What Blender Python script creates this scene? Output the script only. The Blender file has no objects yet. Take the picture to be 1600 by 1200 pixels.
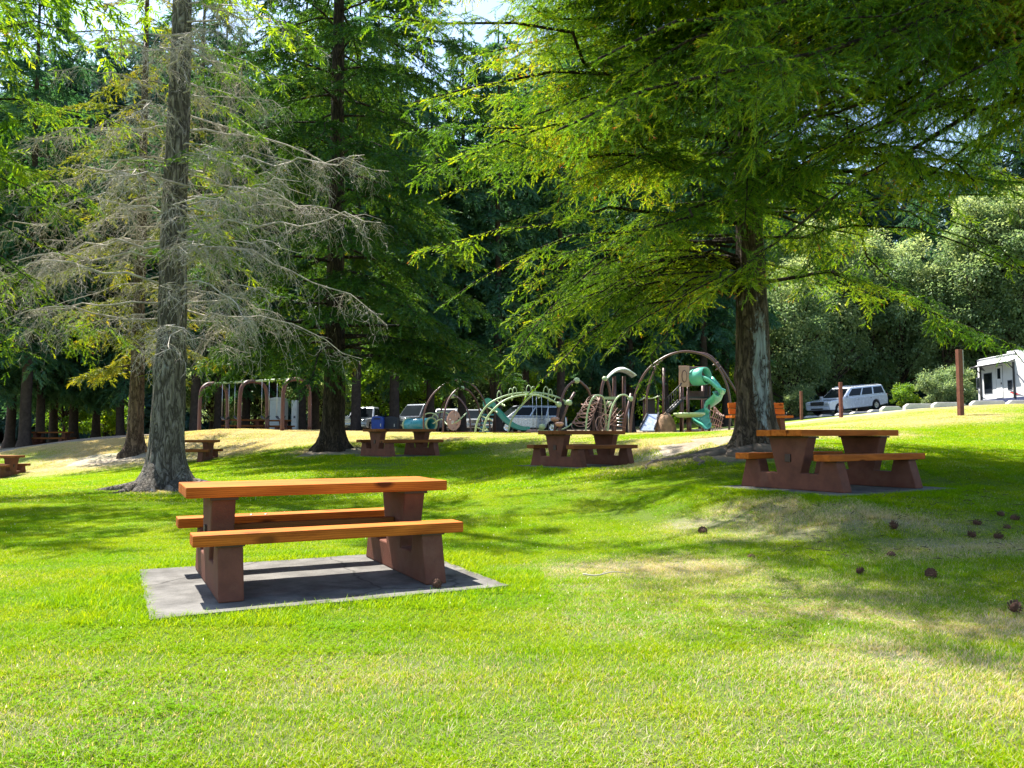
import bpy, bmesh, math, random
import numpy as np
from mathutils import Vector, Matrix

sc = bpy.context.scene
COL = sc.collection
R = math.radians
# ------------------------------------------------------------------ camera
F, PITCH, EYE = 1268.0, 0.0606, 1.172
cam_d = bpy.data.cameras.new('camera')
cam_d.sensor_fit = 'HORIZONTAL'; cam_d.sensor_width = 36.0; cam_d.lens = 36.0 * F / 1600.0
cam_d.clip_start = 0.05; cam_d.clip_end = 3000
cam = bpy.data.objects.new('camera', cam_d); COL.objects.link(cam)
cam.location = (0, 0, EYE); cam.rotation_euler = (math.pi / 2 + PITCH, 0, 0)
sc.camera = cam
# ------------------------------------------------------------------ sky and sun
SUN_EL, SUN_AZ = R(61), R(-42)            # azimuth measured from +Y towards +X
wld = bpy.data.worlds.new('World'); sc.world = wld; wld.use_nodes = True
nt = wld.node_tree; nt.nodes.clear()
sky = nt.nodes.new('ShaderNodeTexSky'); sky.sky_type = 'NISHITA'; sky.sun_disc = False
sky.sun_elevation = SUN_EL; sky.sun_rotation = SUN_AZ
sky.air_density = 1.0; sky.dust_density = 1.0; sky.ozone_density = 1.0
bg = nt.nodes.new('ShaderNodeBackground'); bg.inputs['Strength'].default_value = 0.105
wo = nt.nodes.new('ShaderNodeOutputWorld')
nt.links.new(sky.outputs[0], bg.inputs[0]); nt.links.new(bg.outputs[0], wo.inputs[0])
sd = bpy.data.lights.new('sun', 'SUN'); sd.energy = 5.0; sd.angle = R(0.53); sd.color = (1.0, 0.95, 0.86)
sun = bpy.data.objects.new('sun', sd); COL.objects.link(sun)
SV = Vector((math.sin(SUN_AZ) * math.cos(SUN_EL), math.cos(SUN_AZ) * math.cos(SUN_EL), math.sin(SUN_EL)))
sun.rotation_euler = SV.to_track_quat('Z', 'Y').to_euler(); sun.location = SV * 60
sc.view_settings.view_transform = 'Standard'; sc.view_settings.look = 'None'
sc.view_settings.exposure = 1.8; sc.view_settings.gamma = 1.0; sc.view_settings.use_curve_mapping = False
sc.cycles.max_bounces = 7; sc.cycles.diffuse_bounces = 4; sc.cycles.transmission_bounces = 5
sc.cycles.use_denoising = True

rng = np.random.default_rng(7)
random.seed(7)

# ------------------------------------------------------------------ placing
CP, SP = math.cos(PITCH), math.sin(PITCH)
def at(px, py, Y):
    dx = (px - 800) / F; dy = -(py - 600) / F
    v = np.array([dx, CP - SP * dy, SP + CP * dy]); v = v * (Y / v[1])
    return np.array([v[0], v[1], v[2] + EYE])
def ax(px, Y):            # x of a pixel column near the horizon at depth Y
    return (px - 800) / F * Y
def zpx(py, Y):
    return float(at(800, py, Y)[2])

_cp = []
for X, Y in [(-6, 3), (-6, 7), (0, 3), (0, 8), (-3, 5.3), (-3, 8), (0.2, 5.5), (5, 3), (5, 6), (-12, 6), (12, 4), (-10, -8), (0, -10), (10, -8), (-25, 0), (25, 0), (-4, 10), (1, 11)]:
    z = 0.0
    if X > 4: z = 0.05
    if (X, Y) == (25, 0): z = .6
    if (X, Y) == (12, 4): z = .3
    if (X, Y) == (1, 11): z = .12
    _cp.append((X, Y, z))
_cp += [(4.27, 10.86, .44), (1.55, 18.03, .455), (-3.2, 23.25, .53), (-10.7, 26.8, .18), (-18.25, 28.4, -.37), (-15, 20, -.15), (-24, 18, -.5), (-28, 30, -.5)]
def _c(px, py, D): p = at(px, py, D); _cp.append(tuple(p))
_c(262, 763, 16.3); _c(213, 711, 31); _c(522, 701, 25.5); _c(1180, 699, 15.5); _c(1185, 677, 22)
for px in (300, 450, 600, 750, 900, 1050): _c(px, 677.5, 33); _c(px, 677, 40); _c(px, 676.5, 60)
_c(0, 706, 40); _c(125, 685, 38); _c(0, 700, 60); _c(150, 686, 55)
_c(1500, 650, 27); _c(1600, 637, 30); _c(1450, 637, 38); _c(1600, 634, 38); _c(1265, 652, 55); _c(1380, 640, 58); _c(1560, 637, 50); _c(1260, 668, 30); _c(1600, 700, 18); _c(1800, 640, 26)
_c(1350, 640, 80); _c(1600, 632, 75); _c(1900, 625, 60)
_cp += [(0, 120, 2.0), (-90, 110, 0.5), (100, 110, 6), (-80, 40, -1), (90, 30, 4), (-80, -20, -1), (80, -20, 1.5), (0, -40, 0)]
_cp = np.array(_cp)
FLAT = [(-1.6, 6.58, .022, .463, 1.24, 1.02), (4.25, 10.85, .455, .56, 1.25, 1.02), (1.56, 17.95, .465, .70, 1.2, 1.0), (-3.2, 23.2, .535, .72, 1.2, 1.0)]
def _tps_k(d2): return 0.5 * d2 * np.log(d2 + 1e-9)
_n = len(_cp)
_d2 = ((_cp[:, None, :2] - _cp[None, :, :2]) ** 2).sum(-1)
_A = np.zeros((_n + 3, _n + 3)); _A[:_n, :_n] = _tps_k(_d2) + np.eye(_n) * 2.0
_A[:_n, _n] = 1; _A[:_n, _n + 1:] = _cp[:, :2]; _A[_n, :_n] = 1; _A[_n + 1:, :_n] = _cp[:, :2].T
_w = np.linalg.solve(_A, np.concatenate([_cp[:, 2], np.zeros(3)]))
def gz(x, y):
    x = np.asarray(x, float); y = np.asarray(y, float); s = x.shape
    x = x.ravel(); y = y.ravel(); o = np.empty(len(x))
    for i in range(0, len(x), 20000):
        d2 = (x[i:i + 20000, None] - _cp[None, :, 0]) ** 2 + (y[i:i + 20000, None] - _cp[None, :, 1]) ** 2
        o[i:i + 20000] = _tps_k(d2) @ _w[:_n]
    o += _w[_n] + _w[_n + 1] * x + _w[_n + 2] * y
    o += 0.012 * np.sin(x * 1.3 + 0.6 * y) * np.sin(y * 1.1 - 0.4 * x)
    for cx, cy, cz, yaw, hu, hv in FLAT:
        u = np.abs((x - cx) * math.cos(yaw) + (y - cy) * math.sin(yaw)) - hu; v = np.abs(-(x - cx) * math.sin(yaw) + (y - cy) * math.cos(yaw)) - hv
        w = np.clip(1 - np.hypot(np.maximum(u, 0), np.maximum(v, 0)) / 1.6, 0, 1); w = w * w * (3 - 2 * w); o = o * (1 - w) + (cz - .022) * w
    return o.reshape(s) if s else float(o[0])

def _h(ix, iy):
    n = (ix * 374761393 + iy * 668265263) & 0xffffffff
    n = ((n ^ (n >> 13)) * 1274126177) & 0xffffffff
    return ((n ^ (n >> 16)) & 0xffff) / 65535.0
def vnoise(x, y):
    x = np.asarray(x, float); y = np.asarray(y, float)
    ix = np.floor(x).astype(np.int64); iy = np.floor(y).astype(np.int64); fx = x - ix; fy = y - iy
    fx = fx * fx * (3 - 2 * fx); fy = fy * fy * (3 - 2 * fy)
    return (_h(ix, iy) * (1 - fx) + _h(ix + 1, iy) * fx) * (1 - fy) + (_h(ix, iy + 1) * (1 - fx) + _h(ix + 1, iy + 1) * fx) * fy
def fbm(x, y, o=4):
    s = 0; a = .5
    for k in range(o): s = s + a * vnoise(x * 2 ** k + 17 * k, y * 2 ** k - 9 * k); a *= .5
    return s
# dry patches of the lawn: x, y, rx, ry, amount
DRY = [(-9, 31, 7, 4, .95), (-15, 32, 4, 5, .95), (-3.5, 29.5, 5, 3, .75), (3, 29, 6, 3, .55), (4.2, 20, 2.2, 3.4, .85), (3.2, 16, 1.6, 1.6, .7), (4.6, 15.4, 1.3, 1.2, 1.0), (-6.9, 16.1, 1.1, .9, .9), (-5.7, 25.4, 1.6, 1.2, .9),
       (12, 27, 5, 3.5, .75), (16, 32, 5, 4, .5), (8, 22, 2.5, 3, .8), (2.6, 3.9, 1.5, .7, .42), (3.3, 8.4, 1.7, .4, .5), (1.6, 6.1, 1.6, .9, .3), (4.6, 7.4, 1.2, .4, .5), (2.4, 5.2, 1.3, .35, .6), (0.9, 5.0, .8, .4, .35), (1.0, 7.2, 1.3, .45, .65), (-0.5, 3.6, 3, 1.0, .18), (2.6, 9.3, 1.2, .5, .6), (0, 36, 60, 3.2, 1.0), (-21, 37, 6, 5, .8), (1.0, 24.0, 2, 3, .45)]
def dryf(x, y):
    d = np.zeros_like(np.asarray(x, float)) + 0.03; wx = (fbm(x * .7 + 31, y * .7) - .47) * 1.6; wy = (fbm(x * .7, y * .7 + 57) - .47) * 1.2; x = x + wx; y = y + wy
    for cx, cy, rx, ry, a in DRY:
        q = ((x - cx) / rx) ** 2 + ((y - cy) / ry) ** 2
        d = np.maximum(d, a * np.clip(1.35 - q, 0, 1))
    d = d + np.where(x > .3, .08, 0.0) * np.clip((11 - y) / 4, 0, 1) * np.clip(x / 1.5, 0, 1)
    n = fbm(x * .9, y * .9)
    return np.clip(d * (.45 + 1.25 * n) + np.clip(n - .56, 0, 1) * .6, 0, 1)
def baref(x, y):
    d = np.zeros_like(np.asarray(x, float))
    for cx, cy, rx, ry, a in [(0, 44, 300, 8.0, 1), (0, 75, 400, 30, 1), (5.4, 19.5, 1.6, 2.0, .85), (4.4, 14.9, 1.3, .8, .9), (-6.7, 16.0, .9, .7, .8), (-5.2, 24.9, 1.5, .8, .8), (-14.4, 30.6, 2, 1, .6)]:
        q = ((x - cx) / rx) ** 2 + ((y - cy) / ry) ** 2
        d = np.maximum(d, a * np.clip((1.25 - q) * 2.5, 0, 1))
    d = np.where((x > 11) & (y > 34) & (y < 75), d * .2, d)
    return np.clip(d * (.55 + .9 * fbm(x * 1.3 + 5, y * 1.3)), 0, 1)

# ------------------------------------------------------------------ objects
def link(name, me, mat=None, parent=None):
    o = bpy.data.objects.new(name, me); COL.objects.link(o)
    if mat is not None and me is not None: me.materials.append(mat)
    if parent is not None: o.parent = parent
    return o
def tag(o, label=None, cat=None, group=None, kind=None):
    if label: o['label'] = label
    if cat: o['category'] = cat
    if group: o['group'] = group
    if kind: o['kind'] = kind
    return o
def empty(name, loc, rz=0.0, label=None, cat=None, group=None, rx=0.0, ry=0.0):
    o = bpy.data.objects.new(name, None); COL.objects.link(o)
    o.empty_display_size = .2
    o.location = [float(a) for a in loc]; o.rotation_euler = (rx, ry, rz)
    return tag(o, label, cat, group)
def copy_tree(o, parent=None):
    c = o.copy(); COL.objects.link(c)
    if parent is not None: c.parent = parent
    for ch in [k for k in bpy.data.objects if k.parent == o]: copy_tree(ch, c)
    return c
def np_mesh(name, V, T, attrs=None, smooth=False):
    """triangles/quads from numpy arrays; attrs are per-vertex floats"""
    V = np.ascontiguousarray(V, np.float32); T = np.ascontiguousarray(T, np.int32)
    k = T.shape[1]; me = bpy.data.meshes.new(name)
    me.vertices.add(len(V)); me.vertices.foreach_set('co', V.ravel())
    me.loops.add(T.size); me.loops.foreach_set('vertex_index', T.ravel())
    me.polygons.add(len(T)); me.polygons.foreach_set('loop_start', np.arange(0, T.size, k, dtype=np.int32))
    if smooth: me.polygons.foreach_set('use_smooth', np.ones(len(T), bool))
    me.update(calc_edges=True)
    for n, a in (attrs or {}).items():
        at_ = me.attributes.new(n, 'FLOAT', 'POINT'); at_.data.foreach_set('value', np.ascontiguousarray(a, np.float32))
    return me

class MB:
    """collects shapes, then builds ONE mesh"""
    def __init__(s): s.v = []; s.f = []; s.sm = []
    def add(s, vs, fs, smooth=False):
        b = len(s.v); s.v += [tuple(map(float, p)) for p in vs]; s.f += [tuple(i + b for i in q) for q in fs]; s.sm += [smooth] * len(fs); return s
    def box(s, c, d, rz=0.0, M=None):
        x, y, z = d[0] / 2, d[1] / 2, d[2] / 2
        P = [Vector(p) for p in [(-x, -y, -z), (x, -y, -z), (x, y, -z), (-x, y, -z), (-x, -y, z), (x, -y, z), (x, y, z), (-x, y, z)]]
        m = M if M is not None else Matrix.Rotation(rz, 3, 'Z')
        P = [m @ p + Vector(c) for p in P]
        return s.add(P, [(0, 3, 2, 1), (4, 5, 6, 7), (0, 1, 5, 4), (1, 2, 6, 5), (2, 3, 7, 6), (3, 0, 4, 7)])
    def tube(s, pts, r, n=8, cap=True):
        pts = [Vector([float(a) for a in p]) for p in pts]; k = len(pts)
        rr = list(r) if hasattr(r, '__len__') else [r] * k
        vs = []; prev = None
        for i, p in enumerate(pts):
            t = (pts[min(i + 1, k - 1)] - pts[max(i - 1, 0)])
            t = t.normalized() if t.length > 1e-9 else Vector((0, 0, 1))
            if prev is None:
                a = Vector((0, 0, 1)) if abs(t.z) < .9 else Vector((1, 0, 0)); prev = t.cross(a).normalized()
            u = (prev - t * prev.dot(t)).normalized(); w = t.cross(u); prev = u
            for j in range(n):
                an = 2 * math.pi * j / n; vs.append(p + (u * math.cos(an) + w * math.sin(an)) * rr[i])
        fs = [(i * n + j, i * n + (j + 1) % n, (i + 1) * n + (j + 1) % n, (i + 1) * n + j) for i in range(k - 1) for j in range(n)]
        s.add(vs, fs, True)
        if cap:
            b = len(s.v) - len(vs)
            s.f += [tuple(b + j for j in reversed(range(n))), tuple(b + (k - 1) * n + j for j in range(n))]; s.sm += [False, False]
        return s
    def lathe(s, prof, c=(0, 0, 0), n=16, M=None, smooth=True):
        vs = []
        for r, z in prof:
            for j in range(n):
                a = 2 * math.pi * j / n; p = Vector((r * math.cos(a), r * math.sin(a), z))
                if M is not None: p = M @ p
                vs.append(p + Vector([float(q) for q in c]))
        fs = [(i * n + j, i * n + (j + 1) % n, (i + 1) * n + (j + 1) % n, (i + 1) * n + j) for i in range(len(prof) - 1) for j in range(n)]
        return s.add(vs, fs, smooth)
    def prism(s, poly, y0, y1, M=None, smooth=False):
        """polygon in (x,z), extruded along y"""
        n = len(poly); vs = [(p[0], y0, p[1]) for p in poly] + [(p[0], y1, p[1]) for p in poly]
        if M is not None: vs = [M @ Vector(v) for v in vs]
        fs = [tuple(range(n)), tuple(reversed(range(n, 2 * n)))] + [(i, i + n, (i + 1) % n + n, (i + 1) % n) for i in range(n)]
        return s.add(vs, fs, smooth)
    def build(s, name, mat, parent=None, bevel=0.0, seg=2):
        me = bpy.data.meshes.new(name); me.from_pydata(s.v, [], s.f)
        me.polygons.foreach_set('use_smooth', s.sm)
        bm = bmesh.new(); bm.from_mesh(me); bmesh.ops.recalc_face_normals(bm, faces=bm.faces); bm.to_mesh(me); bm.free()
        me.update(); o = link(name, me, mat, parent)
        if bevel:
            b = o.modifiers.new('bevel', 'BEVEL'); b.width = bevel; b.segments = seg; b.limit_method = 'ANGLE'; b.angle_limit = R(38)
        return o
def arc(p0, p1, h, n=14, side=(0, 0, 0)):
    """smooth arch from p0 to p1 rising by h"""
    p0 = np.array(p0, float); p1 = np.array(p1, float)
    return [p0 + (p1 - p0) * (1 - math.cos(math.pi * t)) / 2 + np.array([0, 0, h]) * math.sin(math.pi * t) + np.array(side) * math.sin(math.pi * t) for t in np.linspace(0, 1, n)]
def spline(P, n=6):
    P = [np.array(p, float) for p in P]; P = [2 * P[0] - P[1]] + P + [2 * P[-1] - P[-2]]; o = []
    for i in range(1, len(P) - 2):
        for t in np.linspace(0, 1, n, endpoint=False):
            a, b, c, d = P[i - 1:i + 3]
            o.append(.5 * (2 * b + (c - a) * t + (2 * a - 5 * b + 4 * c - d) * t * t + (3 * b - a - 3 * c + d) * t ** 3))
    return o + [P[-2]]

# ------------------------------------------------------------------ materials
def newmat(name):
    m = bpy.data.materials.new(name); m.use_nodes = True; n = m.node_tree; n.nodes.clear()
    out = n.nodes.new('ShaderNodeOutputMaterial'); return m, n, out
def N(n, t, **kw):
    k = n.nodes.new(t)
    for a, v in kw.items():
        if a in k.inputs: k.inputs[a].default_value = v
        else: setattr(k, a, v)
    return k
def ramp(n, src, stops, interp='LINEAR'):
    r = n.nodes.new('ShaderNodeValToRGB'); r.color_ramp.interpolation = interp; e = r.color_ramp.elements
    while len(e) < len(stops): e.new(0.5)
    for i, (p, c) in enumerate(stops): e[i].position = p; e[i].color = (c[0], c[1], c[2], 1)
    n.links.new(src, r.inputs[0]); return r.outputs[0]
def mixc(n, a, b, f, blend='MIX'):
    m = n.nodes.new('ShaderNodeMix'); m.data_type = 'RGBA'; m.blend_type = blend
    for s, v in ((m.inputs['A'], a), (m.inputs['B'], b), (m.inputs['Factor'], f)):
        if isinstance(v, bpy.types.NodeSocket): n.links.new(v, s)
        elif isinstance(v, (int, float)): s.default_value = v
        else: s.default_value = (v[0], v[1], v[2], 1)
    return m.outputs['Result']
def math_(n, op, a, b=0.0, clamp=False):
    m = n.nodes.new('ShaderNodeMath'); m.operation = op; m.use_clamp = clamp
    for s, v in ((m.inputs[0], a), (m.inputs[1], b)):
        if isinstance(v, bpy.types.NodeSocket): n.links.new(v, s)
        else: s.default_value = v
    return m.outputs[0]
def plain(name, c, rough=.5, metal=0.0, var=.18, scale=6.0, bump=0.0, bscale=60.0, coat=0.0, dirt=None):
    m, n, out = newmat(name); b = N(n, 'ShaderNodeBsdfPrincipled'); n.links.new(b.outputs[0], out.inputs[0])
    tc = N(n, 'ShaderNodeTexCoord'); nz = N(n, 'ShaderNodeTexNoise', Scale=scale, Detail=6.0, Roughness=.65)
    n.links.new(tc.outputs['Object'], nz.inputs['Vector'])
    lo = [x * (1 - var) for x in c]; hi = [min(1, x * (1 + var)) for x in c]
    col = ramp(n, nz.outputs[0], [(.3, lo), (.7, hi)])
    if dirt:
        n2 = N(n, 'ShaderNodeTexNoise', Scale=scale * .35, Detail=8.0, Roughness=.7); n.links.new(tc.outputs['Object'], n2.inputs['Vector'])
        f = ramp(n, n2.outputs[0], [(.52, (0, 0, 0)), (.72, (.7, .7, .7))]); col = mixc(n, col, dirt, f)
    n.links.new(col, b.inputs['Base Color'])
    rr = ramp(n, nz.outputs[0], [(.2, [max(0, rough - .1)] * 3), (.8, [min(1, rough + .1)] * 3)]); n.links.new(rr, b.inputs['Roughness'])
    b.inputs['Metallic'].default_value = metal
    if rough > .6: b.inputs['Specular IOR Level'].default_value = .15
    if coat: b.inputs['Coat Weight'].default_value = coat; b.inputs['Coat Roughness'].default_value = .08
    if bump:
        n3 = N(n, 'ShaderNodeTexNoise', Scale=bscale, Detail=5.0); n.links.new(tc.outputs['Object'], n3.inputs['Vector'])
        bp = N(n, 'ShaderNodeBump', Strength=bump, Distance=.01); n.links.new(n3.outputs[0], bp.inputs['Height']); n.links.new(bp.outputs[0], b.inputs['Normal'])
    return m
def foliage(name, stops, trans, tfac=.4, gloss=.05, attr='tint'):
    m, n, out = newmat(name); a = N(n, 'ShaderNodeAttribute', attribute_name=attr); ia = N(n, 'ShaderNodeAttribute', attribute_name='itint'); ia.attribute_type = 'INSTANCER'
    col = ramp(n, math_(n, 'ADD', a.outputs['Fac'], ia.outputs['Fac'], True), stops); tcol = mixc(n, col, trans, 1.0, 'MULTIPLY')
    d = N(n, 'ShaderNodeBsdfDiffuse'); t = N(n, 'ShaderNodeBsdfTranslucent'); g = N(n, 'ShaderNodeBsdfGlossy', Roughness=.45)
    n.links.new(col, d.inputs[0]); n.links.new(tcol, t.inputs[0])
    g.inputs[0].default_value = (.9, 1, .9, 1)
    mx = N(n, 'ShaderNodeMixShader', Fac=tfac); n.links.new(d.outputs[0], mx.inputs[1]); n.links.new(t.outputs[0], mx.inputs[2])
    m2 = N(n, 'ShaderNodeMixShader', Fac=gloss); n.links.new(mx.outputs[0], m2.inputs[1]); n.links.new(g.outputs[0], m2.inputs[2])
    n.links.new(m2.outputs[0], out.inputs[0]); return m
def bark(name, dark, light, lichen=None, lich=.0, vs=18.0, patch=None):
    m, n, out = newmat(name); b = N(n, 'ShaderNodeBsdfPrincipled', Roughness=.92); n.links.new(b.outputs[0], out.inputs[0])
    b.inputs['Specular IOR Level'].default_value = .2
    tc = N(n, 'ShaderNodeTexCoord'); mp = N(n, 'ShaderNodeMapping'); mp.inputs['Scale'].default_value = (1, 1, .22); n.links.new(tc.outputs['Object'], mp.inputs[0])
    big = N(n, 'ShaderNodeTexNoise', Scale=vs * .62, Detail=9.0, Roughness=.62, Distortion=1.1); n.links.new(mp.outputs[0], big.inputs['Vector'])
    mp2 = N(n, 'ShaderNodeMapping'); mp2.inputs['Scale'].default_value = (1, 1, .5); n.links.new(tc.outputs['Object'], mp2.inputs[0])
    pl = N(n, 'ShaderNodeTexNoise', Scale=vs * 1.3, Detail=8.0, Roughness=.7, Distortion=.8); n.links.new(mp2.outputs[0], pl.inputs['Vector'])
    ridge = math_(n, 'ABSOLUTE', math_(n, 'SUBTRACT', big.outputs[0], .5))
    cr = ramp(n, ridge, [(.0, (0, 0, 0)), (.05, (.55, .55, .55)), (.13, (1, 1, 1))])
    tone = N(n, 'ShaderNodeTexNoise', Scale=1.7, Detail=6.0, Roughness=.65); n.links.new(tc.outputs['Object'], tone.inputs['Vector'])
    base = mixc(n, dark, light, ramp(n, pl.outputs[0], [(.32, (0, 0, 0)), (.68, (1, 1, 1))])); base = mixc(n, base, [x * .62 for x in light], ramp(n, tone.outputs[0], [(.4, (0, 0, 0)), (.65, (.8, .8, .8))]))
    col = mixc(n, [x * .4 for x in dark], base, cr)
    if lichen:
        n2 = N(n, 'ShaderNodeTexNoise', Scale=2.1, Detail=10.0, Roughness=.8); n.links.new(tc.outputs['Object'], n2.inputs['Vector'])
        f = ramp(n, n2.outputs[0], [(.60 - lich, (0, 0, 0)), (.66 - lich, (.8, .8, .8))]); f = math_(n, 'MULTIPLY', f, cr); col = mixc(n, col, lichen, f)
    if patch:        # a large pale lichen stain
        v = N(n, 'ShaderNodeVectorMath', operation='SUBTRACT'); n.links.new(tc.outputs['Object'], v.inputs[0]); v.inputs[1].default_value = patch[0]
        v2 = N(n, 'ShaderNodeVectorMath', operation='DIVIDE'); n.links.new(v.outputs[0], v2.inputs[0]); v2.inputs[1].default_value = patch[1]
        ln_ = N(n, 'ShaderNodeVectorMath', operation='LENGTH'); n.links.new(v2.outputs[0], ln_.inputs[0])
        f = math_(n, 'SUBTRACT', 1.25, math_(n, 'ADD', ln_.outputs['Value'], math_(n, 'MULTIPLY', math_(n, 'SUBTRACT', pl.outputs[0], .5), 2.2)), True)
        f = math_(n, 'MULTIPLY', ramp(n, f, [(.15, (0, 0, 0)), (.45, (.85, .85, .85))]), cr); col = mixc(n, col, lichen, f)
    n.links.new(col, b.inputs['Base Color'])
    hh = math_(n, 'ADD', cr, math_(n, 'MULTIPLY', pl.outputs[0], .7))
    bp = N(n, 'ShaderNodeBump', Strength=1.0, Distance=.035); n.links.new(hh, bp.inputs['Height']); n.links.new(bp.outputs[0], b.inputs['Normal'])
    return m
def wood(name, lo, hi):
    m, n, out = newmat(name); b = N(n, 'ShaderNodeBsdfPrincipled', Roughness=.68); n.links.new(b.outputs[0], out.inputs[0]); b.inputs['Specular IOR Level'].default_value = .12
    tc = N(n, 'ShaderNodeTexCoord'); oi = N(n, 'ShaderNodeObjectInfo')
    ofs = N(n, 'ShaderNodeVectorMath', operation='ADD'); sc3 = N(n, 'ShaderNodeVectorMath', operation='SCALE'); sc3.inputs['Scale'].default_value = 7.0
    cmb = N(n, 'ShaderNodeCombineXYZ')
    for k in range(3): n.links.new(oi.outputs['Random'], cmb.inputs[k])
    n.links.new(cmb.outputs[0], sc3.inputs[0]); n.links.new(tc.outputs['Object'], ofs.inputs[0]); n.links.new(sc3.outputs[0], ofs.inputs[1])
    mp = N(n, 'ShaderNodeMapping'); mp.inputs['Scale'].default_value = (1.1, 9, 9); n.links.new(ofs.outputs[0], mp.inputs[0])
    nz = N(n, 'ShaderNodeTexNoise', Scale=1.6, Detail=7.0, Roughness=.6, Distortion=.6); n.links.new(mp.outputs[0], nz.inputs['Vector'])
    wv = N(n, 'ShaderNodeTexWave', Scale=2.2, Distortion=5.0, Detail=3.0); wv.bands_direction = 'Z'; n.links.new(mp.outputs[0], wv.inputs['Vector'])
    f = math_(n, 'ADD', math_(n, 'MULTIPLY', nz.outputs[0], .82), math_(n, 'MULTIPLY', wv.outputs['Fac'], .18))
    col = ramp(n, f, [(.25, lo), (.75, hi)])
    mk = N(n, 'ShaderNodeMapping'); mk.inputs['Scale'].default_value = (2.6, 5.5, 5.5); n.links.new(ofs.outputs[0], mk.inputs[0])
    vo = N(n, 'ShaderNodeTexVoronoi', Scale=.75, Randomness=1.0); n.links.new(mk.outputs[0], vo.inputs['Vector'])
    kf = ramp(n, vo.outputs['Distance'], [(.10, (.9, .9, .9)), (.2, (0, 0, 0))]); col = mixc(n, col, [x * .28 for x in lo], kf)
    st = N(n, 'ShaderNodeTexNoise', Scale=2.2, Detail=6.0); n.links.new(tc.outputs['Object'], st.inputs['Vector'])
    col = mixc(n, col, [x * .55 for x in hi], ramp(n, st.outputs[0], [(.5, (0, 0, 0)), (.8, (.6, .6, .6))]))
    n.links.new(col, b.inputs['Base Color'])
    bp = N(n, 'ShaderNodeBump', Strength=.25, Distance=.006); n.links.new(f, bp.inputs['Height']); n.links.new(bp.outputs[0], b.inputs['Normal'])
    return m

M = {}
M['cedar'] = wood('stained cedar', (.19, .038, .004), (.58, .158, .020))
M['cedar_dark'] = wood('darker cedar', (.11, .034, .009), (.24, .085, .022))  # darker cedar for the farther tables, crossbeams and timber edgings
M['brown_concrete'] = plain('brown painted concrete', (.125, .047, .030), .75, var=.25, scale=5, bump=.3, bscale=90, dirt=(.17, .085, .06))
M['iron'] = plain('rusty iron', (.06, .035, .028), .6, .5)
M['bolt'] = plain('galvanised bolt', (.6, .6, .6), .35, .9)
M['slab'] = plain('weathered concrete slab', (.118, .112, .104), .9, var=.5, scale=3.0, bump=.5, bscale=60, dirt=(.04, .035, .03))
def crack(m):
    n = m.node_tree; b = [k for k in n.nodes if k.type == 'BSDF_PRINCIPLED'][0]; src = b.inputs['Base Color'].links[0].from_socket
    tc = N(n, 'ShaderNodeTexCoord'); nz = N(n, 'ShaderNodeTexNoise', Scale=2.5, Detail=6.0); n.links.new(tc.outputs['Object'], nz.inputs['Vector']); mv = N(n, 'ShaderNodeMix'); mv.data_type = 'VECTOR'; mv.inputs['Factor'].default_value = .22
    n.links.new(tc.outputs['Object'], mv.inputs[4]); n.links.new(nz.outputs['Color'], mv.inputs[5]); vo = N(n, 'ShaderNodeTexVoronoi', Scale=.62); vo.feature = 'DISTANCE_TO_EDGE'; n.links.new(mv.outputs[1], vo.inputs['Vector'])
    c = mixc(n, src, (.03, .028, .025), ramp(n, vo.outputs['Distance'], [(0, (.75, .75, .75)), (.008, (0, 0, 0))]))
    n2 = N(n, 'ShaderNodeTexNoise', Scale=1.3, Detail=9.0, Roughness=.72); n.links.new(tc.outputs['Object'], n2.inputs['Vector']); c = mixc(n, c, (.175, .168, .158), ramp(n, n2.outputs[0], [(.55, (0, 0, 0)), (.68, (.75, .75, .75))]))
    n.links.new(c, b.inputs['Base Color'])
crack(M['slab'])
M['kerb'] = plain('pale concrete', (.45, .43, .40), .9, var=.2, scale=3, bump=.3, bscale=40, dirt=(.25, .23, .2))
M['asphalt'] = plain('asphalt', (.06, .06, .06), .9, var=.3, scale=8, bump=.3, bscale=120)
M['bark_grey'] = bark('grey spruce bark', (.15, .125, .10), (.36, .32, .27), (.36, .39, .40), .03, 13)
M['bark_brown'] = bark('brown fir bark', (.09, .062, .043), (.23, .165, .115), (.36, .42, .44), .0, 11, ((.05, -.36, 1.5), (.17, .3, 1.15)))
M['bark_fir'] = bark('plain fir bark', (.09, .062, .043), (.23, .165, .115), None, .0, 11)
M['bark_red'] = bark('reddish bark', (.10, .06, .04), (.27, .185, .125), None, 0, 13)
M['bark_dark'] = bark('dark bark', (.035, .024, .017), (.10, .072, .05), None, 0, 11)
M['bark_far'] = plain('dark far bark', (.05, .036, .03), .95, var=.4, scale=4)  # dark brown bark of all the far trunks and branches
M['twig'] = plain('bare twig', (.075, .055, .04), .9, var=.4, scale=20)
M['dead_twig'] = plain('dead lichen covered twig', (.39, .345, .29), .95, var=.45, scale=5)
GR = lambda k: [(0, (.022 * k, .055 * k, .012 * k)), (.5, (.045 * k, .10 * k, .014 * k)), (.85, (.10 * k, .16 * k, .018 * k)), (1, (.20 * k, .19 * k, .02 * k))]
M['fir_near'] = foliage('near fir needles', [(0, (.026, .078, .014)), (.4, (.070, .150, .016)), (.72, (.150, .225, .016)), (.97, (.26, .29, .018)), (1, (.26, .11, .04))], (2.5, 2.2, .5), .62, .02)
M['fir_mid'] = foliage('mid fir needles', [(0, (.016, .055, .011)), (.5, (.034, .095, .014)), (.85, (.085, .145, .014)), (1, (.24, .21, .015))], (2.4, 1.9, .6), .36, .02)
M['fir_yellow'] = foliage('yellowish needles', [(0, (.06, .10, .015)), (.5, (.13, .16, .02)), (1, (.30, .25, .02))], (2.0, 1.7, .5), .5, .02)
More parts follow.
